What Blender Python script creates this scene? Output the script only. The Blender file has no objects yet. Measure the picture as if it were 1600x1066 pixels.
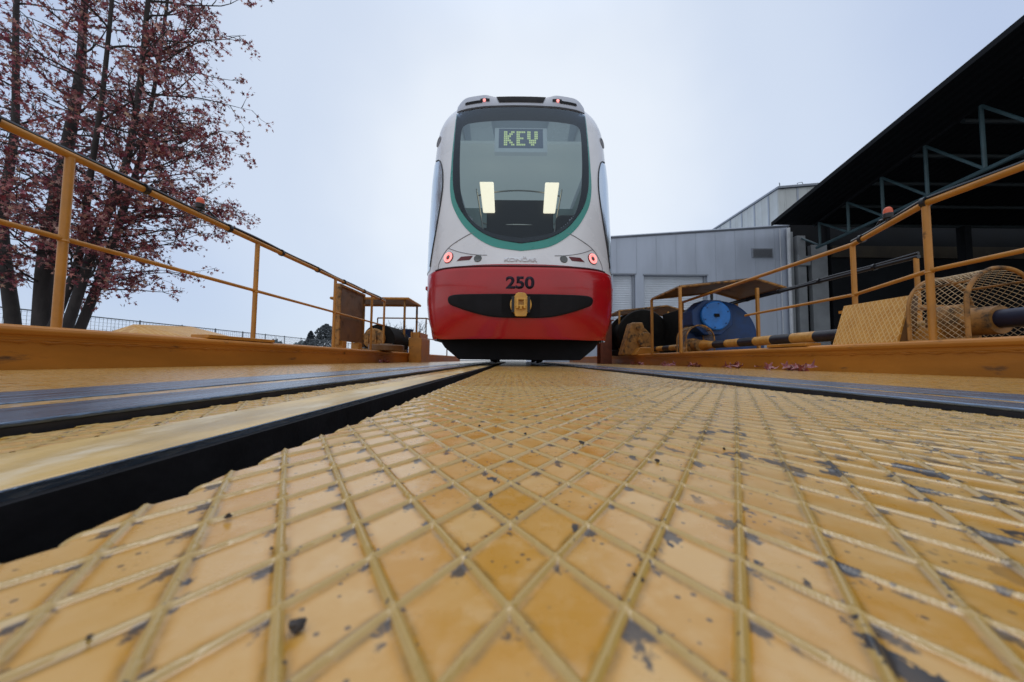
import bpy, bmesh, math, random
import numpy as np
from mathutils import Vector, Matrix, Euler

R = math.radians
C = bpy.context.scene.collection
rng = random.Random(7)

# ------------------------------------------------------------------ camera, world, sun, exposure
sc = bpy.context.scene
cam_d = bpy.data.cameras.new('camera')
cam = bpy.data.objects.new('camera', cam_d)
C.objects.link(cam)
cam_d.sensor_width = 36.0
cam_d.lens = 12.15
cam_d.clip_start = 0.005
cam_d.clip_end = 2000
cam.matrix_world = Matrix.Translation((0, 0, 0.064)) @ Matrix.Rotation(R(93.18), 4, 'X') @ Matrix.Rotation(0.009, 4, 'Z')
cam_d.dof.use_dof = True
cam_d.dof.focus_distance = 0.8
cam_d.dof.aperture_fstop = 10.5
sc.camera = cam

SUN_EL, SUN_AZ = 79, 8          # hidden sun behind the cloud, high ahead above the tram
world = bpy.data.worlds.new('World')
sc.world = world
world.use_nodes = True
wn, wl = world.node_tree.nodes, world.node_tree.links
wn.clear()
w_out = wn.new('ShaderNodeOutputWorld')
w_sky = wn.new('ShaderNodeTexSky')
w_sky.sky_type = 'NISHITA'
w_sky.sun_disc = False
w_sky.sun_elevation = R(SUN_EL)
w_sky.sun_rotation = R(SUN_AZ)
w_sky.dust_density = 0.2
w_b1 = wn.new('ShaderNodeBackground')
w_b1.inputs['Strength'].default_value = 0.02
wl.new(w_sky.outputs[0], w_b1.inputs['Color'])
# overcast deck of cloud: brighter towards the zenith and around the hidden brightest patch
w_tc = wn.new('ShaderNodeTexCoord')
w_dot = wn.new('ShaderNodeVectorMath'); w_dot.operation = 'DOT_PRODUCT'
w_dot.inputs[1].default_value = (0.02, 0.90, 0.43)
wl.new(w_tc.outputs['Generated'], w_dot.inputs[0])
w_noise = wn.new('ShaderNodeTexNoise'); w_noise.inputs['Scale'].default_value = 1.6; w_noise.inputs['Detail'].default_value = 4
wl.new(w_tc.outputs['Generated'], w_noise.inputs['Vector'])
w_nm = wn.new('ShaderNodeMath'); w_nm.operation = 'MULTIPLY_ADD'; w_nm.inputs[1].default_value = 0.24; w_nm.inputs[2].default_value = -0.12
wl.new(w_noise.outputs['Fac'], w_nm.inputs[0])
w_add = wn.new('ShaderNodeMath'); w_add.operation = 'ADD'
wl.new(w_dot.outputs['Value'], w_add.inputs[0]); wl.new(w_nm.outputs[0], w_add.inputs[1])
w_ramp = wn.new('ShaderNodeValToRGB')
cr = w_ramp.color_ramp
cr.interpolation = 'EASE'
cr.elements[0].position = 0.0; cr.elements[0].color = (0.80, 0.83, 0.88, 1)
cr.elements[1].position = 1.0; cr.elements[1].color = (0.90, 0.955, 1.02, 1)
e = cr.elements.new(0.35); e.color = (0.64, 0.70, 0.82, 1)
e = cr.elements.new(0.62); e.color = (0.535, 0.63, 0.825, 1)
e = cr.elements.new(0.85); e.color = (0.69, 0.775, 0.915, 1)
wl.new(w_add.outputs[0], w_ramp.inputs[0])
w_b2 = wn.new('ShaderNodeBackground')
wl.new(w_ramp.outputs[0], w_b2.inputs['Color'])
w_sep = wn.new('ShaderNodeSeparateXYZ'); wl.new(w_tc.outputs['Generated'], w_sep.inputs[0])
w_zen = wn.new('ShaderNodeMapRange'); w_zen.interpolation_type = 'SMOOTHSTEP'       # overcast sky is brightest overhead
w_zen.inputs[1].default_value = 0.68; w_zen.inputs[2].default_value = 0.95; w_zen.inputs[3].default_value = 0.97; w_zen.inputs[4].default_value = 1.6
wl.new(w_sep.outputs[2], w_zen.inputs[0]); wl.new(w_zen.outputs[0], w_b2.inputs['Strength'])
w_sum = wn.new('ShaderNodeAddShader')
wl.new(w_b1.outputs[0], w_sum.inputs[0]); wl.new(w_b2.outputs[0], w_sum.inputs[1])
wl.new(w_sum.outputs[0], w_out.inputs['Surface'])

sun_d = bpy.data.lights.new('sun', 'SUN')
sun_d.energy = 0.5
sun_d.angle = R(20)
sun_d.color = (1.0, 0.97, 0.93)
sun = bpy.data.objects.new('sun', sun_d)
C.objects.link(sun)
_az = R(SUN_AZ)
_dir = Vector((math.sin(_az) * math.cos(R(SUN_EL)), math.cos(_az) * math.cos(R(SUN_EL)), math.sin(R(SUN_EL))))
sun.rotation_euler = _dir.to_track_quat('Z', 'Y').to_euler()

sc.view_settings.view_transform = 'Standard'
sc.view_settings.look = 'None'
sc.view_settings.exposure = -0.14
sc.view_settings.gamma = 1.0
sc.cycles.max_bounces = 8
sc.cycles.transparent_max_bounces = 16

# ------------------------------------------------------------------ helpers
class MB:
    def __init__(s): s.v, s.f = [], []
    def add(s, vs, fs):
        o = len(s.v); s.v += [tuple(p) for p in vs]; s.f += [tuple(i + o for i in f) for f in fs]; return s
    def box(s, x0, x1, y0, y1, z0, z1):
        return s.add([(x0,y0,z0),(x1,y0,z0),(x1,y1,z0),(x0,y1,z0),(x0,y0,z1),(x1,y0,z1),(x1,y1,z1),(x0,y1,z1)],
                     [(0,3,2,1),(4,5,6,7),(0,1,5,4),(1,2,6,5),(2,3,7,6),(3,0,4,7)])
    def prism(s, poly, vec):
        n = len(poly); vec = Vector(vec)
        vs = [Vector(p) for p in poly] + [Vector(p) + vec for p in poly]
        return s.add(vs, [tuple(range(n))[::-1], tuple(range(n, 2*n))] + [(i, (i+1) % n, n + (i+1) % n, n + i) for i in range(n)])
    def tube(s, pts, r, n=10, cap=True):
        pts = [Vector(p) for p in pts]
        rs = r if isinstance(r, (list, tuple)) else [r] * len(pts)
        up = None; rings = []
        for i, p in enumerate(pts):
            t = (pts[min(i+1, len(pts)-1)] - pts[max(i-1, 0)]).normalized()
            if up is None:
                up = Vector((0,0,1)) if abs(t.z) < 0.9 else Vector((1,0,0))
            a = t.cross(up)
            if a.length < 1e-6: a = t.orthogonal()
            a.normalize(); b = a.cross(t).normalized(); up = b
            rings.append([p + (a * math.cos(2*math.pi*k/n) + b * math.sin(2*math.pi*k/n)) * rs[i] for k in range(n)])
        vs = [q for ring in rings for q in ring]; fs = []
        for i in range(len(rings) - 1):
            for k in range(n):
                fs.append((i*n + k, i*n + (k+1) % n, (i+1)*n + (k+1) % n, (i+1)*n + k))
        if cap:
            fs.append(tuple(range(n))[::-1]); fs.append(tuple(range((len(rings)-1)*n, len(rings)*n)))
        return s.add(vs, fs)
    def cyl(s, p0, p1, r0, r1=None, n=24):
        return s.tube([p0, p1], [r0, r0 if r1 is None else r1], n)
    def lathe(s, prof, p0, axis, n=32):
        """prof: list of (radius, distance along axis from p0)"""
        p0 = Vector(p0); ax = Vector(axis).normalized()
        a = ax.orthogonal().normalized(); b = ax.cross(a)
        vs, fs = [], []
        for r, h in prof:
            for k in range(n):
                vs.append(p0 + ax*h + (a*math.cos(2*math.pi*k/n) + b*math.sin(2*math.pi*k/n))*max(r, 1e-4))
        for i in range(len(prof) - 1):
            for k in range(n):
                fs.append((i*n + k, i*n + (k+1) % n, (i+1)*n + (k+1) % n, (i+1)*n + k))
        fs.append(tuple(range(n))[::-1]); fs.append(tuple(range((len(prof)-1)*n, len(prof)*n)))
        return s.add(vs, fs)
    def grid(s, rows):
        n = len(rows[0]); vs = [p for r in rows for p in r]
        return s.add(vs, [(i*n+k, i*n+k+1, (i+1)*n+k+1, (i+1)*n+k) for i in range(len(rows)-1) for k in range(n-1)])
    def build(s, name, mat, parent=None, smooth=True, bevel=0, ang=35, seg=2):
        me = bpy.data.meshes.new(name)
        me.from_pydata(s.v, [], s.f); me.update()
        bm = bmesh.new(); bm.from_mesh(me); bmesh.ops.recalc_face_normals(bm, faces=bm.faces); bm.to_mesh(me); bm.free()
        return link_mesh(name, me, mat, parent, smooth, bevel, ang, seg)

def link_mesh(name, me, mat, parent=None, smooth=True, bevel=0, ang=35, seg=2):
    if mat: me.materials.append(mat)
    if smooth:
        me.polygons.foreach_set('use_smooth', [True] * len(me.polygons))
        me.set_sharp_from_angle(angle=R(ang))
    o = bpy.data.objects.new(name, me); C.objects.link(o)
    if bevel:
        m = o.modifiers.new('bevel', 'BEVEL'); m.width = bevel; m.segments = seg; m.limit_method = 'ANGLE'; m.angle_limit = R(30)
    if parent is not None:
        o.parent = parent
        r = parent
        if r.parent is None: o.location = -Vector(r['at']) if 'at' in r else (0,0,0)
    return o

def thing(name, label, cat, at=(0,0,0), group=None):
    o = bpy.data.objects.new(name, None); C.objects.link(o)
    o.location = at; o['at'] = tuple(float(a) for a in at); o.empty_display_size = .1
    o['label'] = label; o['category'] = cat
    if group: o['group'] = group
    return o
def tag(o, label, cat, group=None):
    o['label'] = label; o['category'] = cat
    if group: o['group'] = group
    return o
def struct(o, kind='structure'):
    o['kind'] = kind; return o
def dup(root, delta, label, name=None):
    r = root.copy(); C.objects.link(r)
    r.location = Vector(root.location) + Vector(delta); r['label'] = label
    for ch in list(root.children):
        c = ch.copy(); C.objects.link(c); c.parent = r
        for g in list(ch.children):
            d = g.copy(); C.objects.link(d); d.parent = c
    return r

# ------------------------------------------------------------------ materials
class NT:
    def __init__(s, name):
        s.m = bpy.data.materials.new(name); s.m.use_nodes = True
        s.n = s.m.node_tree.nodes; s.l = s.m.node_tree.links
        s.p = s.n['Principled BSDF']; s.out = s.n['Material Output']
    def node(s, t, **k):
        n = s.n.new(t)
        for a, b in k.items(): setattr(n, a, b)
        return n
    def put(s, sock, v):
        if hasattr(v, 'is_output'): s.l.new(v, sock)
        elif v is not None: sock.default_value = v
    def math(s, op, a, b=None, c=None, clamp=False):
        n = s.node('ShaderNodeMath', operation=op, use_clamp=clamp)
        s.put(n.inputs[0], a); s.put(n.inputs[1], b); s.put(n.inputs[2], c)
        return n.outputs[0]
    def mix(s, f, a, b):
        n = s.node('ShaderNodeMix', data_type='RGBA')
        s.put(n.inputs[0], f)
        s.put(n.inputs[6], a if hasattr(a, 'is_output') else (*a[:3], 1)); s.put(n.inputs[7], b if hasattr(b, 'is_output') else (*b[:3], 1))
        return n.outputs[2]
    def coord(s, out='Object'):
        return s.node('ShaderNodeTexCoord').outputs[out]
    def mapping(s, v, scale=(1,1,1), loc=(0,0,0)):
        n = s.node('ShaderNodeMapping'); s.l.new(v, n.inputs[0]); n.inputs['Scale'].default_value = scale; n.inputs['Location'].default_value = loc
        return n.outputs[0]
    def noise(s, v, scale, detail=5, rough=.55):
        n = s.node('ShaderNodeTexNoise'); s.l.new(v, n.inputs['Vector'])
        n.inputs['Scale'].default_value = scale; n.inputs['Detail'].default_value = detail; n.inputs['Roughness'].default_value = rough
        return n.outputs['Fac']
    def step(s, v, lo, hi):
        n = s.node('ShaderNodeMapRange', interpolation_type='SMOOTHSTEP')
        s.put(n.inputs[0], v); n.inputs[1].default_value = lo; n.inputs[2].default_value = hi
        return n.outputs[0]
    def bump(s, h, strength, dist=.01):
        n = s.node('ShaderNodeBump'); n.inputs['Strength'].default_value = strength; n.inputs['Distance'].default_value = dist
        s.l.new(h, n.inputs['Height']); s.l.new(n.outputs[0], s.p.inputs['Normal'])
        return n
    def fin(s, col=None, rough=None, metal=None):
        if col is not None: s.put(s.p.inputs['Base Color'], col if hasattr(col, 'is_output') else (*col[:3], 1))
        s.put(s.p.inputs['Roughness'], rough); s.put(s.p.inputs['Metallic'], metal)
        return s.m

def pm(name, col, rough=.5, metal=0., var=.18, vs=5, bump=.15, bs=60, dirt=None, stretch=(1,1,1), coat=0, emit=None, spec=.5):
    """paint / metal with uneven tone, fine surface texture and optional dirt patches (colour, scale, lo, hi)"""
    t = NT(name); co = t.mapping(t.coord(), stretch)
    n1 = t.noise(co, vs, 6)
    dark = tuple(c * (1 - var) for c in col); lite = tuple(min(1, c * (1 + var * .7)) for c in col)
    c = t.mix(t.step(n1, .3, .7), dark, lite)
    rg = t.math('MULTIPLY_ADD', n1, .25, rough - .12, True)
    if dirt:
        dcol, ds, lo, hi = dirt
        d = t.step(t.noise(co, ds, 8, .65), lo, hi)
        c = t.mix(d, c, dcol)
        rg = t.math('MULTIPLY_ADD', d, .3, rg, True)
    if bump: t.bump(t.noise(co, bs, 3), bump, .004)
    if coat:
        t.p.inputs['Coat Weight'].default_value = coat; t.p.inputs['Coat Roughness'].default_value = .06
    t.p.inputs['Specular IOR Level'].default_value = spec
    if emit:
        t.p.inputs['Emission Color'].default_value = (*emit[0], 1); t.p.inputs['Emission Strength'].default_value = emit[1]
    return t.fin(c, rg, metal)

# chequer plate: ribs in two directions, lateral spacing W, half angle 32.8 degrees to the track
W, T, RW = .0295, .644, .052
def rib_nodes(t, scale=1.0):
    co = t.coord(); sp = t.node('ShaderNodeSeparateXYZ'); t.l.new(co, sp.inputs[0]); x, y = sp.outputs[0], sp.outputs[1]
    ty = t.math('MULTIPLY', y, T)
    a = t.math('DIVIDE', t.math('ADD', x, ty), W * scale); b = t.math('DIVIDE', t.math('SUBTRACT', x, ty), W * scale)
    def dist(q): return t.math('SUBTRACT', .5, t.math('ABSOLUTE', t.math('SUBTRACT', t.math('FRACT', q), .5)))
    return co, x, y, a, b, dist(a), dist(b)

def deck_material(name, with_bump):
    t = NT(name)
    co, x, y, a, b, da, db = rib_nodes(t)
    dmin = t.math('MINIMUM', da, db); dmax = t.math('MAXIMUM', da, db)
    rib = t.math('SUBTRACT', 1, t.step(dmin, RW * .7, RW * 1.5), None, True)
    cell = t.node('ShaderNodeCombineXYZ')
    t.l.new(t.math('FLOOR', a), cell.inputs[0]); t.l.new(t.math('FLOOR', b), cell.inputs[1])
    wn_ = t.node('ShaderNodeTexWhiteNoise', noise_dimensions='2D'); t.l.new(cell.outputs[0], wn_.inputs['Vector'])
    big = t.noise(co, 3.2, 3); mid = t.noise(co, 26, 6, .6); fine = t.noise(co, 160, 6, .65); mott = t.noise(co, 75, 4, .6)
    # worn pale paint against the fresh orange-yellow coat, varying by plate region and from cell to cell
    pale = t.math('ADD', t.math('MULTIPLY', wn_.outputs['Value'], .40), t.math('ADD', t.math('MULTIPLY', big, .95), t.math('MULTIPLY', mid, .75)))
    pf = t.math('MULTIPLY', t.step(pale, .74, 1.18), t.step(t.math('ADD', dmin, t.math('MULTIPLY', mid, .10)), .115, .27))
    c = t.mix(pf, (.51, .235, .013), (.61, .36, .115))
    c = t.mix(t.math('MULTIPLY', t.step(mott, .45, .75), .45), c, (.66, .44, .20))
    c = t.mix(t.math('MULTIPLY', rib, .85), c, (.43, .295, .088))
    # olive grime in a thin line along the feet of the ribs
    foot = t.math('MULTIPLY', t.step(dmin, RW * .8, RW * 1.4), t.math('SUBTRACT', 1, t.step(dmin, RW * 1.5, RW * 3.0)))
    foot = t.math('MULTIPLY', foot, t.step(t.noise(co, 44, 5, .7), .34, .66))
    c = t.mix(t.math('MULTIPLY', foot, .70), c, (.17, .115, .03))
    # dark dirt swept into the far corner of each cell, a little in the others
    fa = t.math('FRACT', a); fb = t.math('FRACT', b)
    far = t.math('MAXIMUM', t.math('SUBTRACT', 1, fa), fb)
    smud = t.math('ADD', t.noise(co, 95, 8, .72), t.math('MULTIPLY', t.math('SUBTRACT', wn_.outputs['Value'], .5), .22))
    cd = t.step(t.math('MULTIPLY_ADD', far, -1.15, smud), .225, .330)
    cd2 = t.step(t.math('MULTIPLY_ADD', dmax, -1.15, smud), .40, .47)
    edge = t.math('MULTIPLY', t.math('SUBTRACT', 1, t.step(dmin, .10, .20)), t.step(t.noise(co, 52, 8, .7), .60, .67))
    cd = t.math('MULTIPLY', t.math('MAXIMUM', t.math('MAXIMUM', cd, cd2), edge), t.math('SUBTRACT', 1, rib))
    c = t.mix(t.math('MULTIPLY', cd, .90), c, (.028, .028, .032))
    # the right side is dirtier and olive
    c = t.mix(t.math('MULTIPLY', t.math('MULTIPLY', t.step(x, .03, .22), t.step(mid, .38, .62)), .42), c, (.40, .25, .06))
    # flaked paint: bare dark steel showing, more of it to the right of the plate
    wear = t.math('MULTIPLY', t.step(x, .025, .13), .115)
    fl_n = t.noise(t.mapping(co, (1, .62, 1), (3.1, 1.7, 0)), 62, 7, .60)
    flake = t.step(t.math('ADD', fl_n, wear), .676, .694)
    flake = t.math('MULTIPLY', flake, t.step(t.noise(co, 9, 3), .36, .52))
    flake = t.math('MULTIPLY', flake, t.math('SUBTRACT', 1, t.math('MULTIPLY', t.step(y, .18, .42), t.step(t.noise(co, 21, 3), .34, .56))))
    c = t.mix(flake, c, (.020, .021, .025))
    # grit specks
    vor = t.node('ShaderNodeTexVoronoi'); t.l.new(co, vor.inputs['Vector']); vor.inputs['Scale'].default_value = 210
    spk = t.math('MULTIPLY', t.math('LESS_THAN', vor.outputs['Distance'], .17), t.step(t.noise(co, 33, 3), .50, .56))
    c = t.mix(t.math('MULTIPLY', spk, .8), c, (.06, .045, .035))
    rg = t.math('MULTIPLY_ADD', mid, .46, .06, True)
    rg = t.math('ADD', rg, t.math('MULTIPLY', flake, .1), None, True)
    h = t.math('ADD', t.math('MULTIPLY', fine, .12), t.math('MULTIPLY', mott, .22))
    h = t.math('SUBTRACT', h, t.math('MULTIPLY', flake, .20))
    if with_bump: h = t.math('ADD', h, t.math('MULTIPLY', rib, 1.6))
    t.bump(h, .55, .0012)
    t.p.inputs['Specular IOR Level'].default_value = .5
    t.p.inputs['Coat Weight'].default_value = .35; t.p.inputs['Coat Roughness'].default_value = .12
    return t.fin(c, rg)

M = {}
M['deck'] = deck_material('chequer_paint', False)
M['deck_far'] = deck_material('chequer_paint_flat', True)
YEL = (.46, .20, .026)
M['yellow'] = pm('yellow_paint', YEL, .42, 0, .16, 7, .25, 90, dirt=((.12,.06,.02), 14, .60, .72))
M['beam'] = pm('beam_paint', (.44, .172, .019), .45, 0, .2, 3, .3, 40, dirt=((.10,.05,.02), 9, .60, .74), stretch=(1,.35,1.5))
M['yellow_dirty'] = pm('grimy_yellow_paint', (.36, .17, .035), .55, 0, .3, 9, .3, 70, dirt=((.05,.035,.02), 11, .46, .66))
M['brown'] = pm('brown_board_paint', (.165, .085, .030), .5, 0, .25, 4, .2, 60, dirt=((.05,.03,.02), 6, .5, .8))
M['strip'] = pm('worn_smooth_paint', (.56, .38, .14), .33, 0, .35, 14, .2, 200, dirt=((.62,.52,.36), 16, .48, .66), stretch=(1,.3,1))
M['slot'] = pm('slot_black', (.012, .012, .014), .6, 0, .3, 20, .3, 60, dirt=((.05,.04,.01), 30, .66, .72), spec=.15)  # near-black slot walls with small olive patches
M['rail'] = pm('worn_rail_steel', (.15, .20, .27), .24, .6, .45, 10, .35, 160, dirt=((.06,.06,.07), 22, .58, .70), stretch=(5,.35,1))
M['rail_dark'] = pm('rail_side_shade', (.018, .018, .022), .6, .2, .3, 20, .2, 80)  # shadow along the rail sides put into this near-black colour
M['black'] = pm('black_rubber', (.012, .012, .014), .45, 0, .25, 12, .15, 120)
M['cable'] = pm('black_cable', (.015, .016, .02), .32, 0, .2, 12, .1, 120)
M['under'] = pm('underframe_black', (.010, .010, .012), .75, 0, .3, 6, .3, 30, spec=.15)
M['red'] = pm('red_tram_paint', (.42, .007, .012), .22, 0, .10, 2.5, .03, 30, coat=.35)
M['red_groove'] = pm('dark_red_groove', (.045, .004, .006), .5, 0, .1, 3, 0)
M['white'] = pm('white_tram_paint', (.73, .745, .78), .28, 0, .05, 2.2, .02, 30, coat=.4)
M['emboss'] = pm('embossed_lettering', (.66, .675, .71), .35, 0, .05, 5, 0)
M['green'] = pm('green_tram_paint', (.012, .26, .22), .28, 0, .08, 3, .02, 30, coat=.5)
M['charcoal'] = pm('charcoal_plastic', (.012, .012, .015), .52, 0, .2, 8, .4, 260, spec=.15)
M['number'] = pm('number_black', (.022, .014, .026), .4, 0, .1, 8, 0, spec=.15)
M['seam'] = pm('seam_black', (.02, .02, .024), .6, 0, .1, 8, 0)
M['seam_grey'] = pm('seam_grey', (.20, .20, .22), .5, 0, .1, 8, 0)
M['frit'] = pm('glass_border', (.010, .013, .020), .12, 0, .05, 3, 0)
M['cabin'] = pm('cabin_lining', (.42, .52, .52), .6, 0, .1, 2, .05, 30)
M['cabin_dark'] = pm('cabin_dark_trim', (.022, .021, .018), .6, 0, .25, 3, .1, 40, spec=.15)
M['cabin_rail'] = pm('cabin_steel', (.45, .44, .40), .3, .9, .1, 8, 0)
M['tube_light'] = pm('ceiling_light', (.8,.78,.7), .5, 0, .02, 3, 0, emit=((1.0, .88, .64), 1.6))
M['cab_fill'] = pm('cab_fill', (.8,.8,.8), .5, 0, .02, 3, 0, emit=((.85, 1.0, .98), 4.0))  # emission for the added fill light inside the cab
M['glow_ceiling'] = pm('glow_ceiling_panel', (.5,.56,.56), .6, 0, .06, 1.2, 0, emit=((.80, .97, 1.0), .30))  # glow added to the ceiling in place of sky reflected in the windscreen
M['fairing'] = pm('fairing_shade_grey', (.44, .47, .54), .4, 0, .05, 3, .02, 30)  # bluish shade on the roof fairing put into its base colour
M['led'] = pm('led_dots', (.5,.6,.2), .5, 0, .02, 3, 0, emit=((.60, .74, .38), .85))
M['red_lamp'] = pm('red_lamp', (.35,.02,.03), .3, 0, .02, 3, 0, emit=((1.0, .08, .09), .22))
M['red_lamp_hot'] = pm('red_lamp_bright', (.8,.1,.1), .3, 0, .02, 3, 0, emit=((1.0, .34, .32), 1.5))
M['red_dash'] = pm('dash_red_led', (.4,.02,.03), .4, 0, .02, 3, 0, emit=((1.0,.05,.08), .35))
M['red_dim'] = pm('dark_red_reflector', (.11, .006, .010), .2, 0, .1, 6, 0)
M['grey_lens'] = pm('grey_lamp_lens', (.11, .12, .12), .2, .3, .2, 20, 0)
M['disp_frame'] = pm('glowing_display_frame', (.36, .41, .43), .5, 0, .05, 4, 0, emit=((.40,.49,.53), .55))  # frame is no lamp; emission added to lighten it behind the glass
M['disp_back'] = pm('glowing_display_back', (.05, .065, .085), .5, 0, .05, 4, 0, emit=((.25,.33,.46), .34))  # emission added to lift the panel behind the LED dots
M['couple'] = pm('coupler_yellow', (.64, .34, .055), .4, 0, .15, 14, .2, 90)
M['blue'] = pm('blue_motor_paint', (.014, .17, .56), .40, 0, .2, 8, .15, 80, dirt=((.01,.03,.08), 12, .58, .72))
M['blue_dark'] = pm('dark_blue_paint', (.006, .045, .165), .5, 0, .3, 6, .2, 60)
M['navy_shaft'] = pm('navy_shaft_paint', (.008, .012, .035), .38, 0, .2, 10, .1, 90)
M['dark_steel'] = pm('dark_greasy_steel', (.010, .009, .008), .75, 0, .4, 9, .3, 60, spec=.15)
M['rust'] = pm('rust_red_steel', (.17, .045, .020), .6, 0, .35, 5, .3, 50)
M['wire'] = pm('dusty_wire', (.50, .38, .22), .55, .1, .25, 30, 0)
M['orange_lens'] = pm('orange_beacon_lens', (.62, .11, .045), .4, 0, .1, 20, 0)
M['stone'] = pm('dark_grit', (.05, .042, .038), .8, 0, .5, 300, .5, 700)
M['dry_leaf'] = pm('fallen_leaf', (.22, .045, .05), .5, 0, .4, 60, .2, 200, dirt=((.42,.26,.24), 40, .5, .65))
M['hall'] = pm('grey_blue_cladding', (.40, .45, .54), .42, .25, .09, .7, .05, 12, stretch=(2.2,1,.5))
M['hall_trim'] = pm('hall_trim', (.26, .29, .34), .5, .2, .1, 2, 0)
M['hall_seam'] = pm('hall_seam', (.345, .39, .465), .5, .2, .1, 2, 0)
M['louvre'] = pm('louvre', (.13, .14, .16), .5, .2, .1, 4, 0)
M['pipe'] = pm('downpipe_white', (.55, .58, .62), .5, 0, .1, 3, 0)
M['white_wall'] = pm('stained_white_cladding', (.60, .63, .62), .6, 0, .10, .5, .1, 10, dirt=((.20,.20,.17), 1.3, .60, .72), stretch=(2.5,2.5,.5))
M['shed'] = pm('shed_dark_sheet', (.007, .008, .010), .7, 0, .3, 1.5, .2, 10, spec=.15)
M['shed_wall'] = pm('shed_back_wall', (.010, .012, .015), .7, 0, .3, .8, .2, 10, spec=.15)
M['shed_panel'] = pm('shed_side_panel', (.24, .26, .28), .6, 0, .2, 1.2, .1, 10)
M['truss'] = pm('truss_teal_paint', (.036, .075, .088), .5, 0, .2, 3, .1, 20)
M['truss_dark'] = pm('dark_purlin_paint', (.014, .022, .026), .6, 0, .3, 3, .1, 20)
M['bark'] = pm('tree_bark', (.040, .034, .033), .85, 0, .4, 9, .9, 30, stretch=(1,1,.35))
M['fence'] = pm('fence_steel', (.10, .115, .13), .5, .2, .1, 3, 0)
M['ground'] = pm('yard_concrete', (.23, .225, .21), .85, 0, .2, .6, .3, 25, dirt=((.10,.10,.09), .8, .5, .8))
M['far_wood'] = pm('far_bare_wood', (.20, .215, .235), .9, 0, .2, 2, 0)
M['far_leaf'] = pm('haze_pale_foliage', (.17, .205, .215), .8, 0, .3, 3, 0)  # distance haze put into the leaf colour, paler and bluer
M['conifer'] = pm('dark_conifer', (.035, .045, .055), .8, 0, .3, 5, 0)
M['bush'] = pm('dark_hedge', (.075, .09, .098), .8, 0, .35, 4, 0)  # hedge colour lifted to include distance haze

# a door slat / corrugated material with a real ridge bump
def ribbed(name, col, axis, period, rough=.5, metal=.1, strength=.5, dirt=None):
    t = NT(name); co = t.coord(); sp = t.node('ShaderNodeSeparateXYZ'); t.l.new(co, sp.inputs[0])
    q = t.math('FRACT', t.math('DIVIDE', sp.outputs[axis], period))
    h = t.math('ABSOLUTE', t.math('SUBTRACT', q, .5))
    n = t.noise(co, 1.1, 5)
    c = t.mix(t.step(n, .3, .7), tuple(k*.88 for k in col), col)
    c = t.mix(t.math('MULTIPLY', t.step(h, .42, .5), .35), c, tuple(k*.5 for k in col))
    if dirt:
        d = t.step(t.noise(t.mapping(co, (1.6,1.6,.35)), dirt[1], 7, .65), dirt[2], dirt[3])
        c = t.mix(d, c, dirt[0])
    t.bump(h, strength, period * .4)
    if max(col) < .05: t.p.inputs['Specular IOR Level'].default_value = .1
    return t.fin(c, rough, metal)
M['door'] = ribbed('roller_door_slats', (.60, .66, .74), 2, .11)
M['corr_x'] = ribbed('white_corrugated', (.58, .62, .62), 0, .55, .55, 0, .6, dirt=((.22,.21,.18), 1.0, .60, .70))
M['corr_y'] = ribbed('white_corrugated_side', (.58, .62, .62), 1, .55, .55, 0, .6, dirt=((.22,.21,.18), 1.0, .60, .70))
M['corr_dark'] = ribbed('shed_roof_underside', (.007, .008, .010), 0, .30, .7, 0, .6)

def striped():
    t = NT('striped_shaft_paint'); co = t.coord(); sp = t.node('ShaderNodeSeparateXYZ'); t.l.new(co, sp.inputs[0])
    k = t.math('FLOOR', t.math('DIVIDE', t.math('SUBTRACT', sp.outputs[1], 2.96), .248))
    odd = t.math('GREATER_THAN', t.math('FRACT', t.math('MULTIPLY', k, .5)), .25)
    n = t.noise(co, 18, 6)
    c = t.mix(odd, t.mix(t.step(n, .3, .7), (.42,.20,.03), (.60,.33,.08)), t.mix(t.step(n, .3, .7), (.008,.009,.014), (.02,.022,.032)))
    return t.fin(c, .42)
M['stripe'] = striped()

def lid_mat():
    t = NT('lid_chequer_paint'); co = t.coord(); sp = t.node('ShaderNodeSeparateXYZ'); t.l.new(co, sp.inputs[0])
    y, z = sp.outputs[1], sp.outputs[2]; tz = t.math('MULTIPLY', z, .6)
    def d(q): return t.math('SUBTRACT', .5, t.math('ABSOLUTE', t.math('SUBTRACT', t.math('FRACT', t.math('DIVIDE', q, .030)), .5)))
    dm = t.math('MINIMUM', d(t.math('ADD', y, tz)), d(t.math('SUBTRACT', y, tz)))
    rib = t.math('SUBTRACT', 1, t.step(dm, .07, .14))
    n = t.noise(co, 12, 6)
    c = t.mix(t.step(n, .3, .7), (.48,.22,.03), (.58,.30,.06))
    c = t.mix(t.math('MULTIPLY', rib, .7), c, (.68,.45,.17))
    t.bump(t.math('ADD', rib, t.math('MULTIPLY', n, .2)), .6, .002)
    return t.fin(c, .4)
M['lid'] = lid_mat()

def glass_mat():
    t = NT('tinted_windscreen'); t.n.remove(t.p)
    gl = t.node('ShaderNodeBsdfGlossy'); gl.inputs['Color'].default_value = (.74, .86, .97, 1); gl.inputs['Roughness'].default_value = .015
    tr = t.node('ShaderNodeBsdfTransparent'); tr.inputs['Color'].default_value = (.60, .655, .69, 1)
    fr = t.node('ShaderNodeFresnel'); fr.inputs['IOR'].default_value = 1.48
    f = t.math('MULTIPLY_ADD', fr.outputs[0], 1.0, .0, True)
    mx = t.node('ShaderNodeMixShader'); t.l.new(f, mx.inputs[0]); t.l.new(tr.outputs[0], mx.inputs[1]); t.l.new(gl.outputs[0], mx.inputs[2])
    t.l.new(mx.outputs[0], t.out.inputs['Surface'])
    return t.m
M['glass'] = glass_mat()
M['side_glass'] = pm('side_window_glass', (.62, .70, .76), .12, .8, .03, 2, 0)

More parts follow.
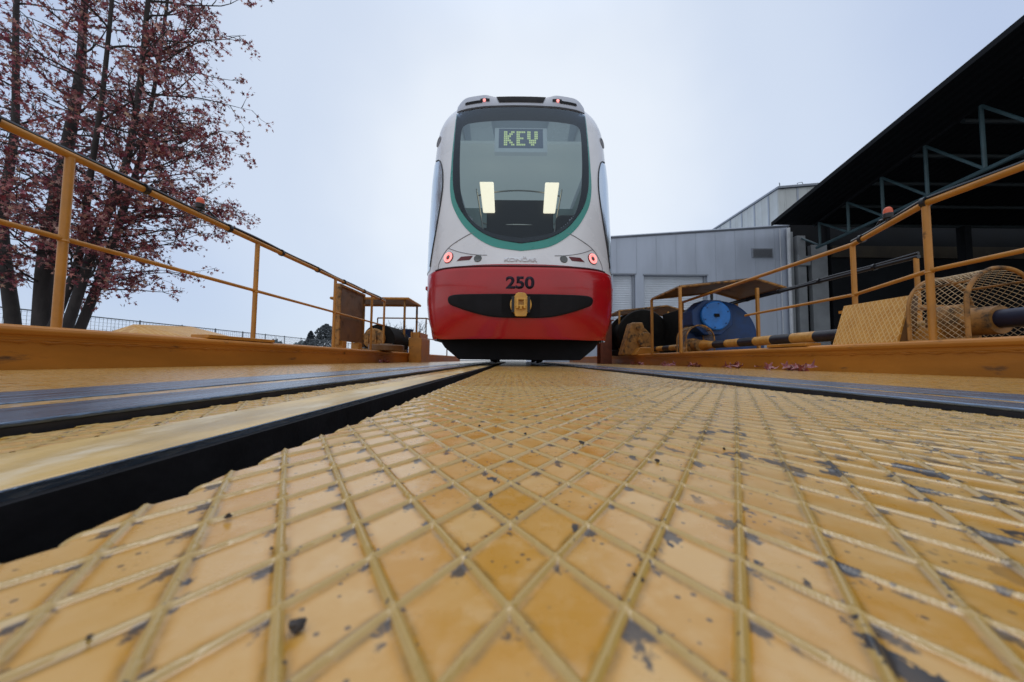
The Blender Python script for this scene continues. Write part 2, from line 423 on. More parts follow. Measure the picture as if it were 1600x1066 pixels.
def leaf_mat():
    t = NT('autumn_leaves')
    at = t.node('ShaderNodeVertexColor'); at.layer_name = 'leaf_colour'
    t.p.inputs['Roughness'].default_value = .55
    t.l.new(at.outputs[0], t.p.inputs['Base Color'])
    tl = t.node('ShaderNodeBsdfTranslucent'); t.l.new(at.outputs[0], tl.inputs['Color'])
    mx = t.node('ShaderNodeMixShader'); mx.inputs[0].default_value = .30
    t.l.new(t.p.outputs[0], mx.inputs[1]); t.l.new(tl.outputs[0], mx.inputs[2]); t.l.new(mx.outputs[0], t.out.inputs['Surface'])
    return t.m
M['leaf'] = leaf_mat()

# ------------------------------------------------------------------ ground
g = MB().grid([[(x, y, -.14) for x in (-600, 600)] for y in (-300, 900)]).build('ground', M['ground'], smooth=False)
struct(g)

# ------------------------------------------------------------------ chequer deck of the traverser
def rib_h(x, y, fade=None):
    a = (x + y*T)/W; b = (x - y*T)/W
    da = .5 - np.abs(a - np.floor(a) - .5); db = .5 - np.abs(b - np.floor(b) - .5)
    def bumpf(d):
        q = np.clip((RW*1.35 - d)/(RW*1.35), 0, 1); return q*q*(3 - 2*q)
    h = np.maximum(bumpf(da), bumpf(db)) + .25*np.minimum(bumpf(da), bumpf(db))
    # the plate is slightly dished between ribs and buckled by welding
    dm = np.minimum(da, db)
    return .0015*h - .0002*np.clip(dm/.5, 0, 1) + .0007*np.sin(x*23 + 1.3*np.sin(y*9))*np.sin(y*13 + .7)
def slot_edge(y):
    b = (-.157 - y*T)/W
    f = b - np.floor(b)
    return -.1545 - .0075*np.sin(np.pi*f)**.8 + .0012*np.sin(y*41)
def grid_mesh(name, chunks, mat, parent=None):
    vs, fs, o = [], [], 0
    for X, Y, Z in chunks:
        nr, nc = X.shape
        vs.append(np.stack([X, Y, Z], -1).reshape(-1, 3))
        i = np.arange(nr*nc).reshape(nr, nc) + o
        fs.append(np.stack([i[:-1,:-1], i[:-1,1:], i[1:,1:], i[1:,:-1]], -1).reshape(-1, 4)); o += nr*nc
    v = np.concatenate(vs).astype(np.float32); f = np.concatenate(fs).astype(np.int32)
    me = bpy.data.meshes.new(name)
    me.vertices.add(len(v)); me.vertices.foreach_set('co', v.ravel())
    me.loops.add(f.size); me.loops.foreach_set('vertex_index', f.ravel())
    me.polygons.add(len(f)); me.polygons.foreach_set('loop_start', np.arange(0, f.size, 4, dtype=np.int32))
    me.polygons.foreach_set('use_smooth', np.ones(len(f), dtype=bool))
    me.update(calc_edges=True); me.validate()
    me.materials.append(mat)
    ob = bpy.data.objects.new(name, me); C.objects.link(ob)
    if parent: ob.parent = parent
    return ob
def plate_chunk(xl, xr, y0, y1, dx, dy, edge=False):
    ny = max(2, int((y1-y0)/dy)); ys = np.linspace(y0, y1, ny)
    nx = max(2, int((xr-xl)/dx)); u = np.linspace(0, 1, nx)
    Y = np.repeat(ys[:, None], nx, 1)
    L = slot_edge(ys)[:, None] if edge else np.full((ny, 1), xl)
    X = L + (xr - L)*u[None, :]
    Z = rib_h(X, Y)
    if edge:
        d = X - L
        Z = Z - .0028*np.clip(1 - d/.006, 0, 1)**2
        X = np.concatenate([L + .0006, L, X], 1); Y = np.concatenate([ys[:, None]]*2 + [Y], 1)
        Z = np.concatenate([np.full((ny,1), -.014), Z[:, :1] - .002, Z], 1)
    return X, Y, Z
XR = .60
near = [plate_chunk(-.155, XR, .02, .34, .0008, .0008, True),
        plate_chunk(-.155, XR, .34, .85, .0014, .0015, True),
        plate_chunk(-.155, XR, .85, 2.0, .0028, .0034, True)]
struct(grid_mesh('deck', near, M['deck']))
struct(grid_mesh('deck', [plate_chunk(-.388, -.325, .10, .9, .0016, .0020), plate_chunk(-.388, -.325, .9, 2.2, .004, .006)], M['deck']))
struct(MB().box(-.158, XR, 2.0, 14, -.02, .0004).build('deck', M['deck_far'], smooth=False))
struct(MB().box(-.388, -.325, 2.2, 14, -.02, .0004).build('deck', M['deck_far'], smooth=False))
struct(MB().box(-.158, XR, -1.5, .02, -.02, .0).build('deck', M['deck_far'], smooth=False))
struct(MB().box(-.556, -.500, -1.5, 14, -.02, .0104).build('deck', M['deck_far'], smooth=False))
struct(MB().box(-2.14, -.745, -1.5, 14, -.02, .004).build('deck', M['deck_far'], smooth=False))
struct(MB().box(.690, .735, -1.5, 14, -.02, .0108).build('deck', M['deck_far'], smooth=False))
struct(MB().box(.895, 2.36, -1.5, 14, -.02, .003).build('deck', M['deck_far'], smooth=False))
# smooth painted edge strip beside the cable slot, and the slot trough itself
st = MB().box(-.325, -.2375, -1.5, 14, -.03, .0015).build('slot_edge_strip', M['strip'], bevel=.002); struct(st)
struct(MB().box(-.2386, -.2366, -1.5, 14, -.02, .0012).build('slot_lip', M['rail'], bevel=.0008))
sl = MB().box(-.2375, -.230, -1.5, 14, -.16, -.004).box(-.230, -.15, -1.5, 14, -.165, -.15).box(-.15, -.14, -1.5, 14, -.16, -.015).build('cable_slot', M['slot'], smooth=False); struct(sl)
bp = MB().box(-2.3, 2.4, -1.5, 14, -.19, -.17).build('deck_underside', M['under'], smooth=False); struct(bp)

def rail(x0, x1, label, h=.0125):
    t = thing('rail', label, 'rail', ((x0+x1)/2, 6, 0), 'steel rails let into the deck')
    MB().box(x0, x1, -1.5, 14, h - .005, h).build('rail_head', M['rail'], t, bevel=.002, seg=3)
    MB().box(x0+.0012, x1-.0012, -1.5, 14, -.05, h - .005).build('rail_web', M['rail_dark'], t, smooth=False)
rail(-.500, -.392, 'dark steel rail nearest the open slot, left of the camera')
rail(-.722, -.556, 'outermost steel strip left of the slot, nearest the railing with the brown board')
rail(.606, .690, 'steel rail at the right edge of the wide worn chequer plate')
rail(.735, .890, 'outermost steel strip on the side of the striped shaft')

# ------------------------------------------------------------------ side beams and wing platforms
def beam(sx, xi, label):
    t = thing('side_beam', label, 'beam', (sx*xi, 6, 0))
    b = MB()
    prof = [(0,-.015),(0,.125),(-.012,.135),(-.012,.150),(-.028,.156),(-.036,.172),(-.030,.188),(-.010,.196),(.16,.196),(.16,.17),(.02,.16),(.02,-.015)]
    b.prism([(sx*(xi + p[0]), -1.5, p[1]) for p in prof], (0, 15.5, 0))
    b.build('beam_web', M['beam'], t, bevel=.004)
    w = MB()
    pts = [(sx*(xi - .004), -1.5 + .03*k, .128 + .0035*math.sin(k*1.7) + .002*math.sin(k*5.1)) for k in range(300)]
    w.tube(pts, [.0055 + .0022*math.sin(k*2.3) for k in range(300)], 6)
    w.build('weld_seam', M['beam'], t)
    return t
bl = beam(-1, 2.10, 'long orange painted side beam under the railing by the red tree')
br = beam(1, 2.33, 'long orange painted side beam in front of the striped shaft')
struct(MB().box(-4.0, -2.26, -1.5, 11, .12, .180).build('wing_platform', M['yellow_dirty'], smooth=False))
struct(MB().box(2.49, 4.2, -1.5, 11, .12, .180).build('wing_platform', M['yellow_dirty'], smooth=False))
def plate(x0, x1, y0, y1, label):
    o = MB().box(x0, x1, y0, y1, .197, .222).build('beam_plate', M['yellow'], bevel=.004)
    return tag(o, label, 'steel plate', 'flat plates bolted on the side beams')
plate(-2.20, -2.075, 2.36, 3.02, 'flat orange plate on the left beam at the foot of a railing post')
plate(2.30, 2.42, 2.70, 3.12, 'flat orange plate on the right beam beside the chequered lid')

# ------------------------------------------------------------------ railings
def railing(name_label, path, posts, ztop, zmid, base=.18, cable=True, mat='yellow', midpath=None, cablepath=None, top=None):
    x, y = path[0]
    t = thing('railing', name_label, 'railing', (posts[0][0], posts[0][1], base))
    MB().tube([(p[0], p[1], ztop) for p in path], .0185, 12).build('top_rail', M[top or mat], t)
    if zmid: MB().tube([(p[0], p[1], zmid) for p in (midpath or path)], .0128, 12).build('mid_rail', M[mat], t)
    for (px, py) in posts:
        m = MB().tube([(px, py, base), (px, py, ztop - .010)], .0178, 12)
        if zmid: m.lathe([(.0,0),(.018,.0),(.021,.006),(.018,.014)], (px, py, zmid - .018), (0,0,1), 12)
        m.build('post', M[mat], t)
    if cable:
        pts = []
        cpth = cablepath or path
        for i in range(len(cpth)-1):
            a, b = Vector((*cpth[i], 0)), Vector((*cpth[i+1], 0)); n = max(2, int((b-a).length/.12))
            for k in range(n + (i == len(cpth)-2)):
                q = a.lerp(b, k/n); pts.append((q.x, q.y, ztop + .024 + .004*math.sin(q.y*7.1) + .003*math.sin(q.y*2.3+1)))
        cb = MB().tube(pts, .0125, 8).build('cable', M['cable'], t)
        L = pts[3::5]
        for q in L:
            tm = MB().tube([(q[0], q[1]-.011, ztop + .006), (q[0], q[1]+.011, ztop + .006)], .0315, 12)
            tm.build('cable_tie', M['cable'], cb)
    return t
RL = railing('yellow railing in front of the red leaved tree with black cable tied on top', [(-2.17, -1.4), (-2.17, 5.85)],
             [(-2.17, -.9), (-2.17, .38), (-2.17, 1.64), (-2.17, 2.89), (-2.17, 4.19), (-2.17, 5.30), (-2.17, 5.82)], 1.045, .63)
RR = railing('yellow railing stepping outward beside the mesh guard with black cable on top', [(2.42, -1.4), (2.42, 1.98), (2.70, 2.70), (2.70, 5.48)],
             [(2.42, -.6), (2.42, .7), (2.42, 1.98), (2.70, 2.70), (2.70, 5.44)], 1.005, .605, midpath=[(2.42, -1.4), (2.42, 1.98), (2.70, 2.70), (2.70, 3.98)], cablepath=[(2.42, -1.4), (2.42, 1.98), (2.70, 2.70)])
RO = railing('outer railing of the right wing with dark cable before the grey hall', [(3.52, 2.95), (3.52, 9.0)],
             [(3.52, 2.97), (3.52, 6.4), (3.52, 8.95)], .995, None, top='cable')
RF = railing('far small railing beyond the flat left canopy', [(-3.6, 9.2), (-2.3, 9.2), (-2.05, 10.9)],
             [(-3.6, 9.2), (-2.3, 9.2), (-2.05, 10.9)], 1.16, .62, cable=False, mat='brown')

def beacon(x, y, z, label, lead=0):
    t = thing('beacon_lamp', label, 'warning light', (x, y, z), 'orange beacons on the railings')
    q = .78
    MB().lathe([(a*q, b*q) for a, b in [(.018,0),(.018,.02),(.034,.024),(.036,.060),(.030,.066)]], (x, y, z), (0,0,1), 20).build('base', M['black'], t)
    MB().lathe([(a*q, b*q) for a, b in [(.031,.064),(.031,.085),(.027,.105),(.016,.118),(.004,.121)]], (x, y, z), (0,0,1), 20).build('lens', M['orange_lens'], t)
    MB().tube([(x, y+.02, z+.02), (x - lead*.35, y+.07, z+.03), (x - lead*.7, y+.11, z+.01), (x - lead, y+.15, z-.005)], .007, 8).build('lead', M['cable'], t)
beacon(-2.17, 2.34, 1.078, 'orange beacon on the railing in front of the tree')
beacon(2.541, 2.29, 1.03, 'orange beacon on the railing in front of the dark shed', -.058)

# ------------------------------------------------------------------ the tram
TX, YB, NS = .085, 4.45, 2.4
HW = [(.25,1.05),(.32,1.08),(.6,1.12),(1.0,1.15),(1.5,1.15),(2.3,1.13),(2.8,1.09),(3.0,1.065),(3.15,1.005),(3.25,.925),(3.32,.83),(3.37,.70)]
YF = [(.25,3.62),(.5,3.54),(.9,3.50),(1.05,3.52),(1.15,3.55),(1.4,3.60),(2.0,3.72),(2.6,3.87),(3.1,4.02),(3.25,4.08),(3.32,4.13),(3.37,4.2)]
def _smooth(tab, sig=.06):
    z = np.linspace(tab[0][0] - .3, tab[-1][0] + .3, 800); v = np.interp(z, [a for a, _ in tab], [b for _, b in tab])
    k = np.exp(-.5*(np.arange(-120, 121)*(z[1]-z[0])/sig)**2); k /= k.sum()
    vp = np.pad(v, 120, mode='edge')
    return z, np.convolve(vp, k, 'valid')
_hz, _hv = _smooth(HW, .035); _yz, _yv = _smooth(YF, .07)
def hw(z): return float(np.interp(z, _hz, _hv))
def yf(z): return float(np.interp(z, _yz, _yv))
def S(dx, z):
    u = min(abs(dx)/hw(z), 1); L = YB - yf(z)
    return YB - L*(1 - u**NS)**(1/NS)
def P3(dx, z, off=0.):
    e = .004
    p = Vector((dx, S(dx, z), z))
    if off:
        gx = (S(dx+e, z) - S(dx-e, z))/(2*e); gz = (S(dx, z+e) - S(dx, z-e))/(2*e)
        n = Vector((gx, -1, gz))
        n.x = max(-2.2, min(2.2, n.x)); n.z = max(-1.5, min(1.5, n.z))
        p = p + n.normalized()*off
    return Vector((TX + p.x, p.y, p.z))
def catmull(pts, per=14, closed=False):
    out = []; n = len(pts)
    P = [np.array(p, float) for p in pts]
    rngN = n if closed else n - 1
    for i in range(rngN):
        p0 = P[(i-1) % n] if closed or i > 0 else P[0]; p1 = P[i]; p2 = P[(i+1) % n]
        p3 = P[(i+2) % n] if closed or i+2 < n else P[n-1]
        for k in range(per):
            t = k/per
            out.append(.5*((2*p1) + (-p0+p2)*t + (2*p0-5*p1+4*p2-p3)*t*t + (-p0+3*p1-3*p2+p3)*t**3))
    if not closed: out.append(P[-1])
    return [tuple(q) for q in out]
def resample(pts, n):
    P = np.array(pts); d = np.r_[0, np.cumsum(np.linalg.norm(np.diff(P, axis=0), axis=1))]
    s = np.linspace(0, d[-1], n); return [(float(np.interp(k, d, P[:,0])), float(np.interp(k, d, P[:,1]))) for k in s]
def mirror(half):                      # half outline from bottom centre to top centre, dx >= 0 -> closed loop
    return half + [(-x, z) for x, z in half[::-1] if x > 1e-6]
def patch(name, loop, centre, prof, mat, parent, nr=9):
    """closed outline on the tram's skin; prof = [(scale, offset)...] from the rim inward"""
    m = MB(); cx, cz = centre; rows = []
    ps = list(prof); s_last, o_last = ps[-1]
    for k in range(1, nr): ps.append((s_last*(1 - k/nr), o_last))
    for s_, o_ in ps:
        row = [P3(cx + (x-cx)*s_, cz + (z-cz)*s_, o_) for x, z in loop]; rows.append(row + [row[0]])
    m.grid(rows); n = len(loop)
    c = P3(cx, cz, o_last); m.v.append(tuple(c)); ci = len(m.v) - 1; base = (len(rows)-1)*(n+1)
    m.f += [(base+k, base+k+1, ci) for k in range(n)]
    return m.build(name, mat, parent, ang=40)
def ring(name, A, B, oa, ob, mat, parent, sub=4):
    m = MB(); rows = []
    for k in range(sub+1):
        f = k/sub; rows.append([P3(a[0]*(1-f)+b[0]*f, a[1]*(1-f)+b[1]*f, oa*(1-f)+ob*f) for a, b in zip(A, B)])
    m.grid(rows); return m.build(name, mat, parent, ang=40)
def line(name, pts, r, off, mat, parent):
    return MB().tube([P3(x, z, off) for x, z in pts], r, 6).build(name, mat, parent)

tram = thing('tram', 'red and white tram with rounded front and dark green windscreen surround', 'tram', (TX, 5.5, 0))
glass_half = catmull([(0,1.288),(.264,1.345),(.49,1.484),(.678,1.74),(.765,1.997),(.793,2.30),(.797,2.6),(.793,3.118)])
green_half = catmull([(0,1.205),(.314,1.268),(.576,1.468),(.748,1.75),(.812,2.008),(.818,2.363),(.812,2.7),(.800,3.122)])
clear_half = catmull([(0,1.350),(.33,1.425),(.56,1.62),(.665,1.90),(.70,2.2),(.715,2.52),(.712,2.82),(.66,2.895),(.55,2.905),(0,2.907)])
def inside_clear(dx, z):
    if z > 2.96: return False
    zs = [p[1] for p in glass_half]; xs = [p[0] for p in glass_half]
    return 1.33 < z and abs(dx) < np.interp(z, zs, xs) - .05

def body(z0, z1, name, mat, hole=False, dz=.022):
    rows = []; n = max(2, int((z1-z0)/dz)); zs = [z0 + (z1-z0)*k/n for k in range(n+1)]
    ts = [math.pi/2*(2*k/140 - 1) for k in range(141)]
    back = 17.5
    for z in zs:
        h = hw(z); L = YB - yf(z); row = [(TX - h, back - 6*k, z) for k in range(3)]
        for t_ in ts:
            sx = math.copysign(abs(math.sin(t_))**(2/NS), t_); c = max(0, math.cos(t_))**(2/NS)
            row.append((TX + h*sx, YB - L*c, z))
        row += [(TX + h, back - 6*k, z) for k in (2, 1, 0)]
        rows.append(row)
    m = MB().grid(rows)
    if hole:
        keep = []
        for f in m.f:
            c = sum((Vector(m.v[i]) for i in f), Vector())/len(f)
            if c.y < YB and inside_clear(c.x - TX, c.z): continue
            keep.append(f)
        m.f = keep
    if z1 > 3.3:
        top = len(rows)-1; n_ = len(rows[0]); m.f.append(tuple(top*n_ + k for k in range(n_)))
    return m.build(name, mat, tram, ang=50)
body(.30, 1.058, 'lower_body', M['red'])
body(1.058, 3.372, 'upper_body', M['white'], True)

glass = mirror(glass_half); 
G = resample(glass_half, 90); GR = resample(green_half, 90)
G2 = [(-x, z) for x, z in G]; GR2 = [(-x, z) for x, z in GR]
ring('windscreen_surround', G2[::-1] + G[1:], GR2[::-1] + GR[1:], .006, .004, M['green'], tram)
full_g = resample(mirror(glass_half) + [(0, 1.288)], 240); full_c = resample(mirror(clear_half) + [(0, 1.350)], 240)
# border printed on the glass: match points by direction from the middle of the pane
def by_angle(loop, n=300, c=(0, 2.2)):
    a = np.array([math.atan2(p[0]-c[0], -(p[1]-c[1])) for p in loop]); r = np.array([math.hypot(p[0]-c[0], p[1]-c[1]) for p in loop])
    o = np.argsort(a); a, r = a[o], r[o]; a = np.r_[a-2*math.pi, a, a+2*math.pi]; r = np.r_[r, r, r]
    q = np.linspace(-math.pi, math.pi, n); rr = np.interp(q, a, r)
    return [(c[0] + rr[k]*math.sin(q[k]), c[1] - rr[k]*math.cos(q[k])) for k in range(n)]
dense = lambda l: resample(l + [l[0]], 900)
GA, CA = by_angle(dense(mirror(glass_half + [(0, 3.122)]))), by_angle(dense(mirror(clear_half)))
ws = patch('windscreen', GA[:-1], (0, 2.2), [(1.0, .009), (.995, .013)], M['glass'], tram, 14)
ring('glass_border', GA, CA, .006, .006, M['frit'], ws)

# bumper, buffer, coupler
bh = [(0,.288),(.5,.290),(.80,.293),(.905,.315),(.975,.40),(1.02,.55),(1.035,.75),(1.02,.92),(.985,1.0),(.93,1.026),(.80,1.025),(.5,1.010),(0,1.002)]
bl_ = resample(mirror(catmull(bh, 10)), 220)
bump_o = patch('bumper', bl_, (0,.65), [(1.0,.0),(.996,.035),(.985,.048),(.95,.052)], M['red'], tram, 16)
line('bumper_gap', [(x, 1.036 + .024*min(1,(abs(x)/.85))**2) for x in np.linspace(-.95, .95, 60)], .009, .002, M['red_groove'], tram)
bf = [(0,.505),(.19,.506),(.353,.525),(.524,.572),(.66,.624),(.718,.655),(.737,.690),(.735,.722),(.712,.741),(.63,.748),(.4,.742),(0,.738)]
bu = patch('buffer', resample(mirror(catmull(bf, 10)), 160), (0,.63), [(1.0,.050),(.995,.066),(.98,.074),(.94,.078)], M['charcoal'], tram, 12)
patch('buffer_recess', resample([(-.19,.512),(.19,.512),(.19,.736),(-.19,.736),(-.19,.512)], 97)[:-1], (0,.62), [(1.0,.070),(.99,.0795)], M['under'], bu, 6)
yc = S(0,.62) - .080
disc = [(.118*math.cos(a), .62 + .118*math.sin(a)) for a in np.linspace(0, 2*math.pi, 48, endpoint=False)]
cpl = MB().lathe([(.0,0),(.102,0),(.108,.006),(.108,.03)], (TX, yc - .026, .62), (0,1,0), 40).build('coupler', M['couple'], tram)
for sx in (-1, 1):
    MB().box(TX + sx*.078 - .015, TX + sx*.078 + .015, yc - .030, yc - .02, .54, .70).build('coupler_slot', M['black'], cpl, bevel=.002)
mb_ = MB()
pl = [(-.058,.505),(-.04,.500),(.04,.500),(.058,.505),(.064,.56),(.064,.68),(.052,.725),(.03,.738),(-.03,.738),(-.052,.725),(-.064,.68),(-.064,.56)]
mb_.prism([(TX + x, yc - .042, z) for x, z in pl], (0, .02, 0)).build('coupler_plate', M['couple'], cpl, bevel=.004)
mk = MB()
for sx in (-1, 1): mk.box(TX + sx*.036 - .010, TX + sx*.036 + .010, yc - .085, yc - .040, .575, .672)
mk.box(TX - .046, TX + .046, yc - .080, yc - .045, .660, .678)
mk.cyl((TX - .055, yc - .065, .60), (TX + .055, yc - .065, .60), .012, n=14)
mk.cyl((TX, yc - .075, .565), (TX, yc - .075, .60), .014, n=14)
mk.build('coupler_jaw', M['couple'], cpl, bevel=.002)

# lettering set on the skin
def text_on(name, s, dx, z, height, width, off, mat, parent, bold=0., depth=.004):
    cu = bpy.data.curves.new(name, 'FONT'); cu.body = s; cu.align_x = 'CENTER'; cu.align_y = 'CENTER'; cu.size = 1; cu.offset = bold; cu.resolution_u = 6
    ob = bpy.data.objects.new(name, cu); C.objects.link(ob)
    dg = bpy.context.evaluated_depsgraph_get(); me = bpy.data.meshes.new_from_object(ob.evaluated_get(dg))
    bpy.data.objects.remove(ob)
    v = np.array([q.co[:] for q in me.vertices]); lo, hi = v.min(0), v.max(0); md = (lo + hi)/2
    bm = bmesh.new(); bm.from_mesh(me)
    ret = bmesh.ops.extrude_face_region(bm, geom=bm.faces[:]); top = {q for q in ret['geom'] if isinstance(q, bmesh.types.BMVert)}
    for q in bm.verts:
        x = dx + (q.co.x - md[0])/(hi[0]-lo[0])*width; zz = z + (q.co.y - md[1])/(hi[1]-lo[1])*height
        q.co = P3(x, zz, off + (depth if q in top else 0))
    bmesh.ops.recalc_face_normals(bm, faces=bm.faces)
    m2 = bpy.data.meshes.new(name); bm.to_mesh(m2); bm.free()
    return link_mesh(name, m2, mat, parent, smooth=False)
text_on('fleet_number', '250', -.008, .850, .122, .285, .0525, M['number'], tram, bold=.035, depth=.0015)
text_on('maker_lettering', 'KON\u010cAR', 0, 1.112, .060, .345, .001, M['emboss'], tram, bold=.02, depth=.006)

# lamps on the white nose
def lamp(dx, z):
    p = P3(dx, z, .0); n = (P3(dx, z, .05) - p).normalized()
    lamp_o = MB().lathe([(.064,-.006),(.066,.004),(.060,.010),(.054,.006)], p, n, 32).build('tail_light', M['red_dim'], tram)
    rg = MB()
    def torus(R_, r_, h, m):
        prof = [(R_ + r_*math.cos(a), h + r_*math.sin(a)) for a in np.linspace(0, 2*math.pi, 10)]; ax = n; a0 = ax.orthogonal().normalized(); b0 = ax.cross(a0)
        rows = [[p + ax*hh + (a0*math.cos(q) + b0*math.sin(q))*rr for rr, hh in prof] for q in np.linspace(0, 2*math.pi, 37)]
        m.grid(rows)
    torus(.050, .008, .010, rg); rg.build('light_ring', M['red_lamp_hot'], lamp_o)
    r2 = MB(); torus(.033, .005, .010, r2); r2.build('light_ring', M['red_lamp_hot'], lamp_o)
    MB().lathe([(.046,.003),(.046,.008),(.0,.008)], p, n, 24).build('lens', M['red_lamp'], lamp_o)
    MB().lathe([(.018,.006),(.018,.014),(.012,.018),(.0,.018)], p, n, 20).build('bulb', M['grey_lens'], lamp_o)
for sx in (-1, 1):
    lamp(sx*.787, 1.178)
    lp = [(sx*x, z) for x, z in [(.690,1.122),(.640,1.166),(.505,1.164),(.540,1.118)]]
    patch('reflector', resample(lp + [lp[0]], 33)[:-1], (sx*.592, 1.142), [(1.0,.001),(.94,.005)], M['red_dim'], tram, 3)
    p = P3(sx*.452, 1.130); n = (P3(sx*.452, 1.130, .05) - p).normalized()
    MB().lathe([(.041,-.004),(.043,.003),(.037,.007),(.030,.004),(.0,.006)], p, n, 28).build('fog_lamp', M['grey_lens'], tram)
    line('panel_seam', catmull([(sx*.40,1.428),(sx*.50,1.436),(sx*.623,1.388),(sx*.80,1.288),(sx*.90,1.150),(sx*.915,1.065)]), .0055, .0, M['seam_grey'], tram)
    line('panel_seam', catmull([(sx*.801,1.293),(sx*.66,1.224),(sx*.50,1.178),(sx*.355,1.162)]), .0045, .0, M['seam_grey'], tram)
    # side window wrapping round the corner of the cab
    edge = catmull([(1.05,2.53),(1.035,2.53),(.985,2.49),(.945,2.38),(.921,2.23),(.919,2.0),(.967,1.61),(1.02,1.30),(1.05,1.10)], 10)
    m = MB(); rows = []
    zs = np.linspace(1.10, 2.525, 60); ez = np.array([q[1] for q in edge[::-1]]); ex = np.array([q[0] for q in edge[::-1]])
    for z in zs:
        x0 = float(np.interp(z, ez, ex)); h = hw(z); row = []
        u0 = math.asin(min(1, x0/h)**(NS/2))
        for k in range(10):
            t_ = u0 + (math.pi/2 - u0)*k/9
            xx = h*math.sin(t_)**(2/NS); L = YB - yf(z); yy = YB - L*max(0, math.cos(t_))**(2/NS)
            nx = Vector((xx/h, -.6*(1 - k/9), 0)).normalized()
            row.append((TX + sx*(xx + nx.x*.006), yy + nx.y*.006, z))
        row.append((TX + sx*(h + .006), YB + .9, z)); rows.append(row)
    m.grid(rows).build('side_window', M['side_glass'], tram, ang=60)
    pts = [P3(sx*x, z, .006) for x, z in edge if x < 1.045]
    MB().tube(pts, .008, 6).build('window_gasket', M['seam'], tram)
    # passenger windows further along the side
    hz = 1.15 + .004
    MB().box(TX + sx*hz - .006, TX + sx*hz + .006, YB + 1.3, YB + 12.5, 1.35, 2.28).build('passenger_window', M['side_glass'], tram)
    # marker on the side, and the small round vent high on the corner
    mk = MB().box(TX + sx*1.155 - .001, TX + sx*1.155 + .052*sx, YB - .05, YB + .05, .955, 1.005) if sx > 0 else MB().box(TX - 1.207, TX - 1.154, YB - .05, YB + .05, .955, 1.005)
    mk.build('side_marker', M['red'], tram, bevel=.012)
    h = hw(2.83); uo = .955; xx = h*uo; yy = S(xx, 2.83)
    pp = Vector((TX + sx*xx, yy, 2.83)); nn = Vector((sx*.82, -.55, .12)).normalized()
    MB().lathe([(.062,-.02),(.066,.006),(.050,.010),(.046,.004),(.0,.004)], pp, nn, 24).build('round_vent', M['seam_grey'], tram)
    # the grooves low on the cab corner
    for k, zz in enumerate((.60, .66, .72)):
        line('corner_groove', [(sx*x, zz) for x in np.linspace(1.06, 1.10, 6)], .010, -.002, M['red_groove'], tram)

# roof fairing with grille and marker lamps
fa = MB(); rows = []
xs = np.linspace(-.795, .795, 65)
def fair(x):
    s = abs(x); hump = .5 - .5*math.cos(math.pi*min(1, max(0, (s-.29)/.17)))
    top = 3.325 + .045*hump
    if s > .66: top -= .10*((s-.66)/.135)**2
    return top
for k, f in enumerate(np.linspace(0, 1, 9)):
    row = []
    for x in xs:
        zt = fair(x); zb = 3.128; z = zb + (zt - zb)*f
        y0 = S(x, 3.12); row.append((TX + x, y0 - .010 + .07*f**1.5 + (.05 if f == 1 else 0), z))
    rows.append(row)
rows.append([(TX + x, 5.2, fair(x) + .03) for x in xs]); rows.append([(TX + x, 9.0, fair(x) + .03) for x in xs])
fo = fa.grid(rows).build('roof_fairing', M['fairing'], tram, ang=40)
def fp(x, f, off=.006):
    zt = fair(x); z = 3.128 + (zt - 3.128)*f
    return Vector((TX + x, S(x, 3.12) - .010 + .07*f**1.5 - off, z))
MB().grid([[fp(x, f, .008) for x in np.linspace(-.30 + .03*(1-(f-.38)/.42), .30 - .03*(1-(f-.38)/.42), 13)] for f in (.34,.5,.66,.86)]).build('roof_grille', M['under'], fo)
MB().grid([[fp(x, f, .006) for x in np.linspace(-.79,.79, 41)] for f in (.0,.05,.09)]).build('roof_gap', M['seam'], fo)
for sx in (-1, 1):
    MB().grid([[fp(sx*x, f, .007) for x in np.linspace(.475, .69, 9)] for f in (.33,.50)]).build('roof_slit', M['under'], fo)
    MB().grid([[fp(sx*x, f, .007) for x in np.linspace(.385, .50, 7)] for f in (.40,.60)]).build('roof_slit', M['under'], fo)
    q = fp(sx*.45, .46, .012); MB().lathe([(.018,-.01),(.018,.004),(.010,.010),(.0,.010)], q, (0,-1,.3), 14).build('marker_light', M['red_lamp_hot'], fo)

# cab interior seen through the windscreen
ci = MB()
ci.box(TX - .98, TX + .98, 4.42, 9.0, 2.92, 2.96)           # ceiling, made to glow so the upper windscreen looks pale
ci.build('glow_ceiling', M['glow_ceiling'], tram, smooth=False)
MB().box(TX - 1.06, TX - 1.03, 4.6, 9.0, 1.1, 2.92).box(TX + 1.03, TX + 1.06, 4.6, 9.0, 1.1, 2.92).build('cab_lining', M['cabin'], tram, smooth=False)
MB().box(TX - 1.03, TX + 1.03, 6.35, 6.40, 1.0, 2.915).build('cab_partition', M['cabin'], tram, smooth=False)
MB().box(TX - .47, TX + .50, 4.90, 4.96, 1.0, 2.40).build('cab_seat_wall', M['cabin_dark'], tram, bevel=.03)
MB().box(TX - 1.02, TX + 1.02, 5.0, 5.05, 1.0, 2.02).build('cab_low_wall', M['cabin_dark'], tram, bevel=.03)
MB().box(TX + .52, TX + .96, 4.73, 4.90, 1.2, 2.12).build('driver_seat', M['cabin_dark'], tram, bevel=.07, seg=4)
dd = MB().grid([[(TX + x, S(x*.9, 1.32) + .03 + .35*f, 1.34 + .04*f - .0*x) for x in np.linspace(-.72, .72, 25)] for f in (0, .3, .7, 1)])
dd.build('dashboard', M['cabin_dark'], tram)
MB().box(TX - 1.02, TX + 1.02, 4.5, 9, 1.0, 1.06).build('cab_floor', M['cabin_dark'], tram, smooth=False)
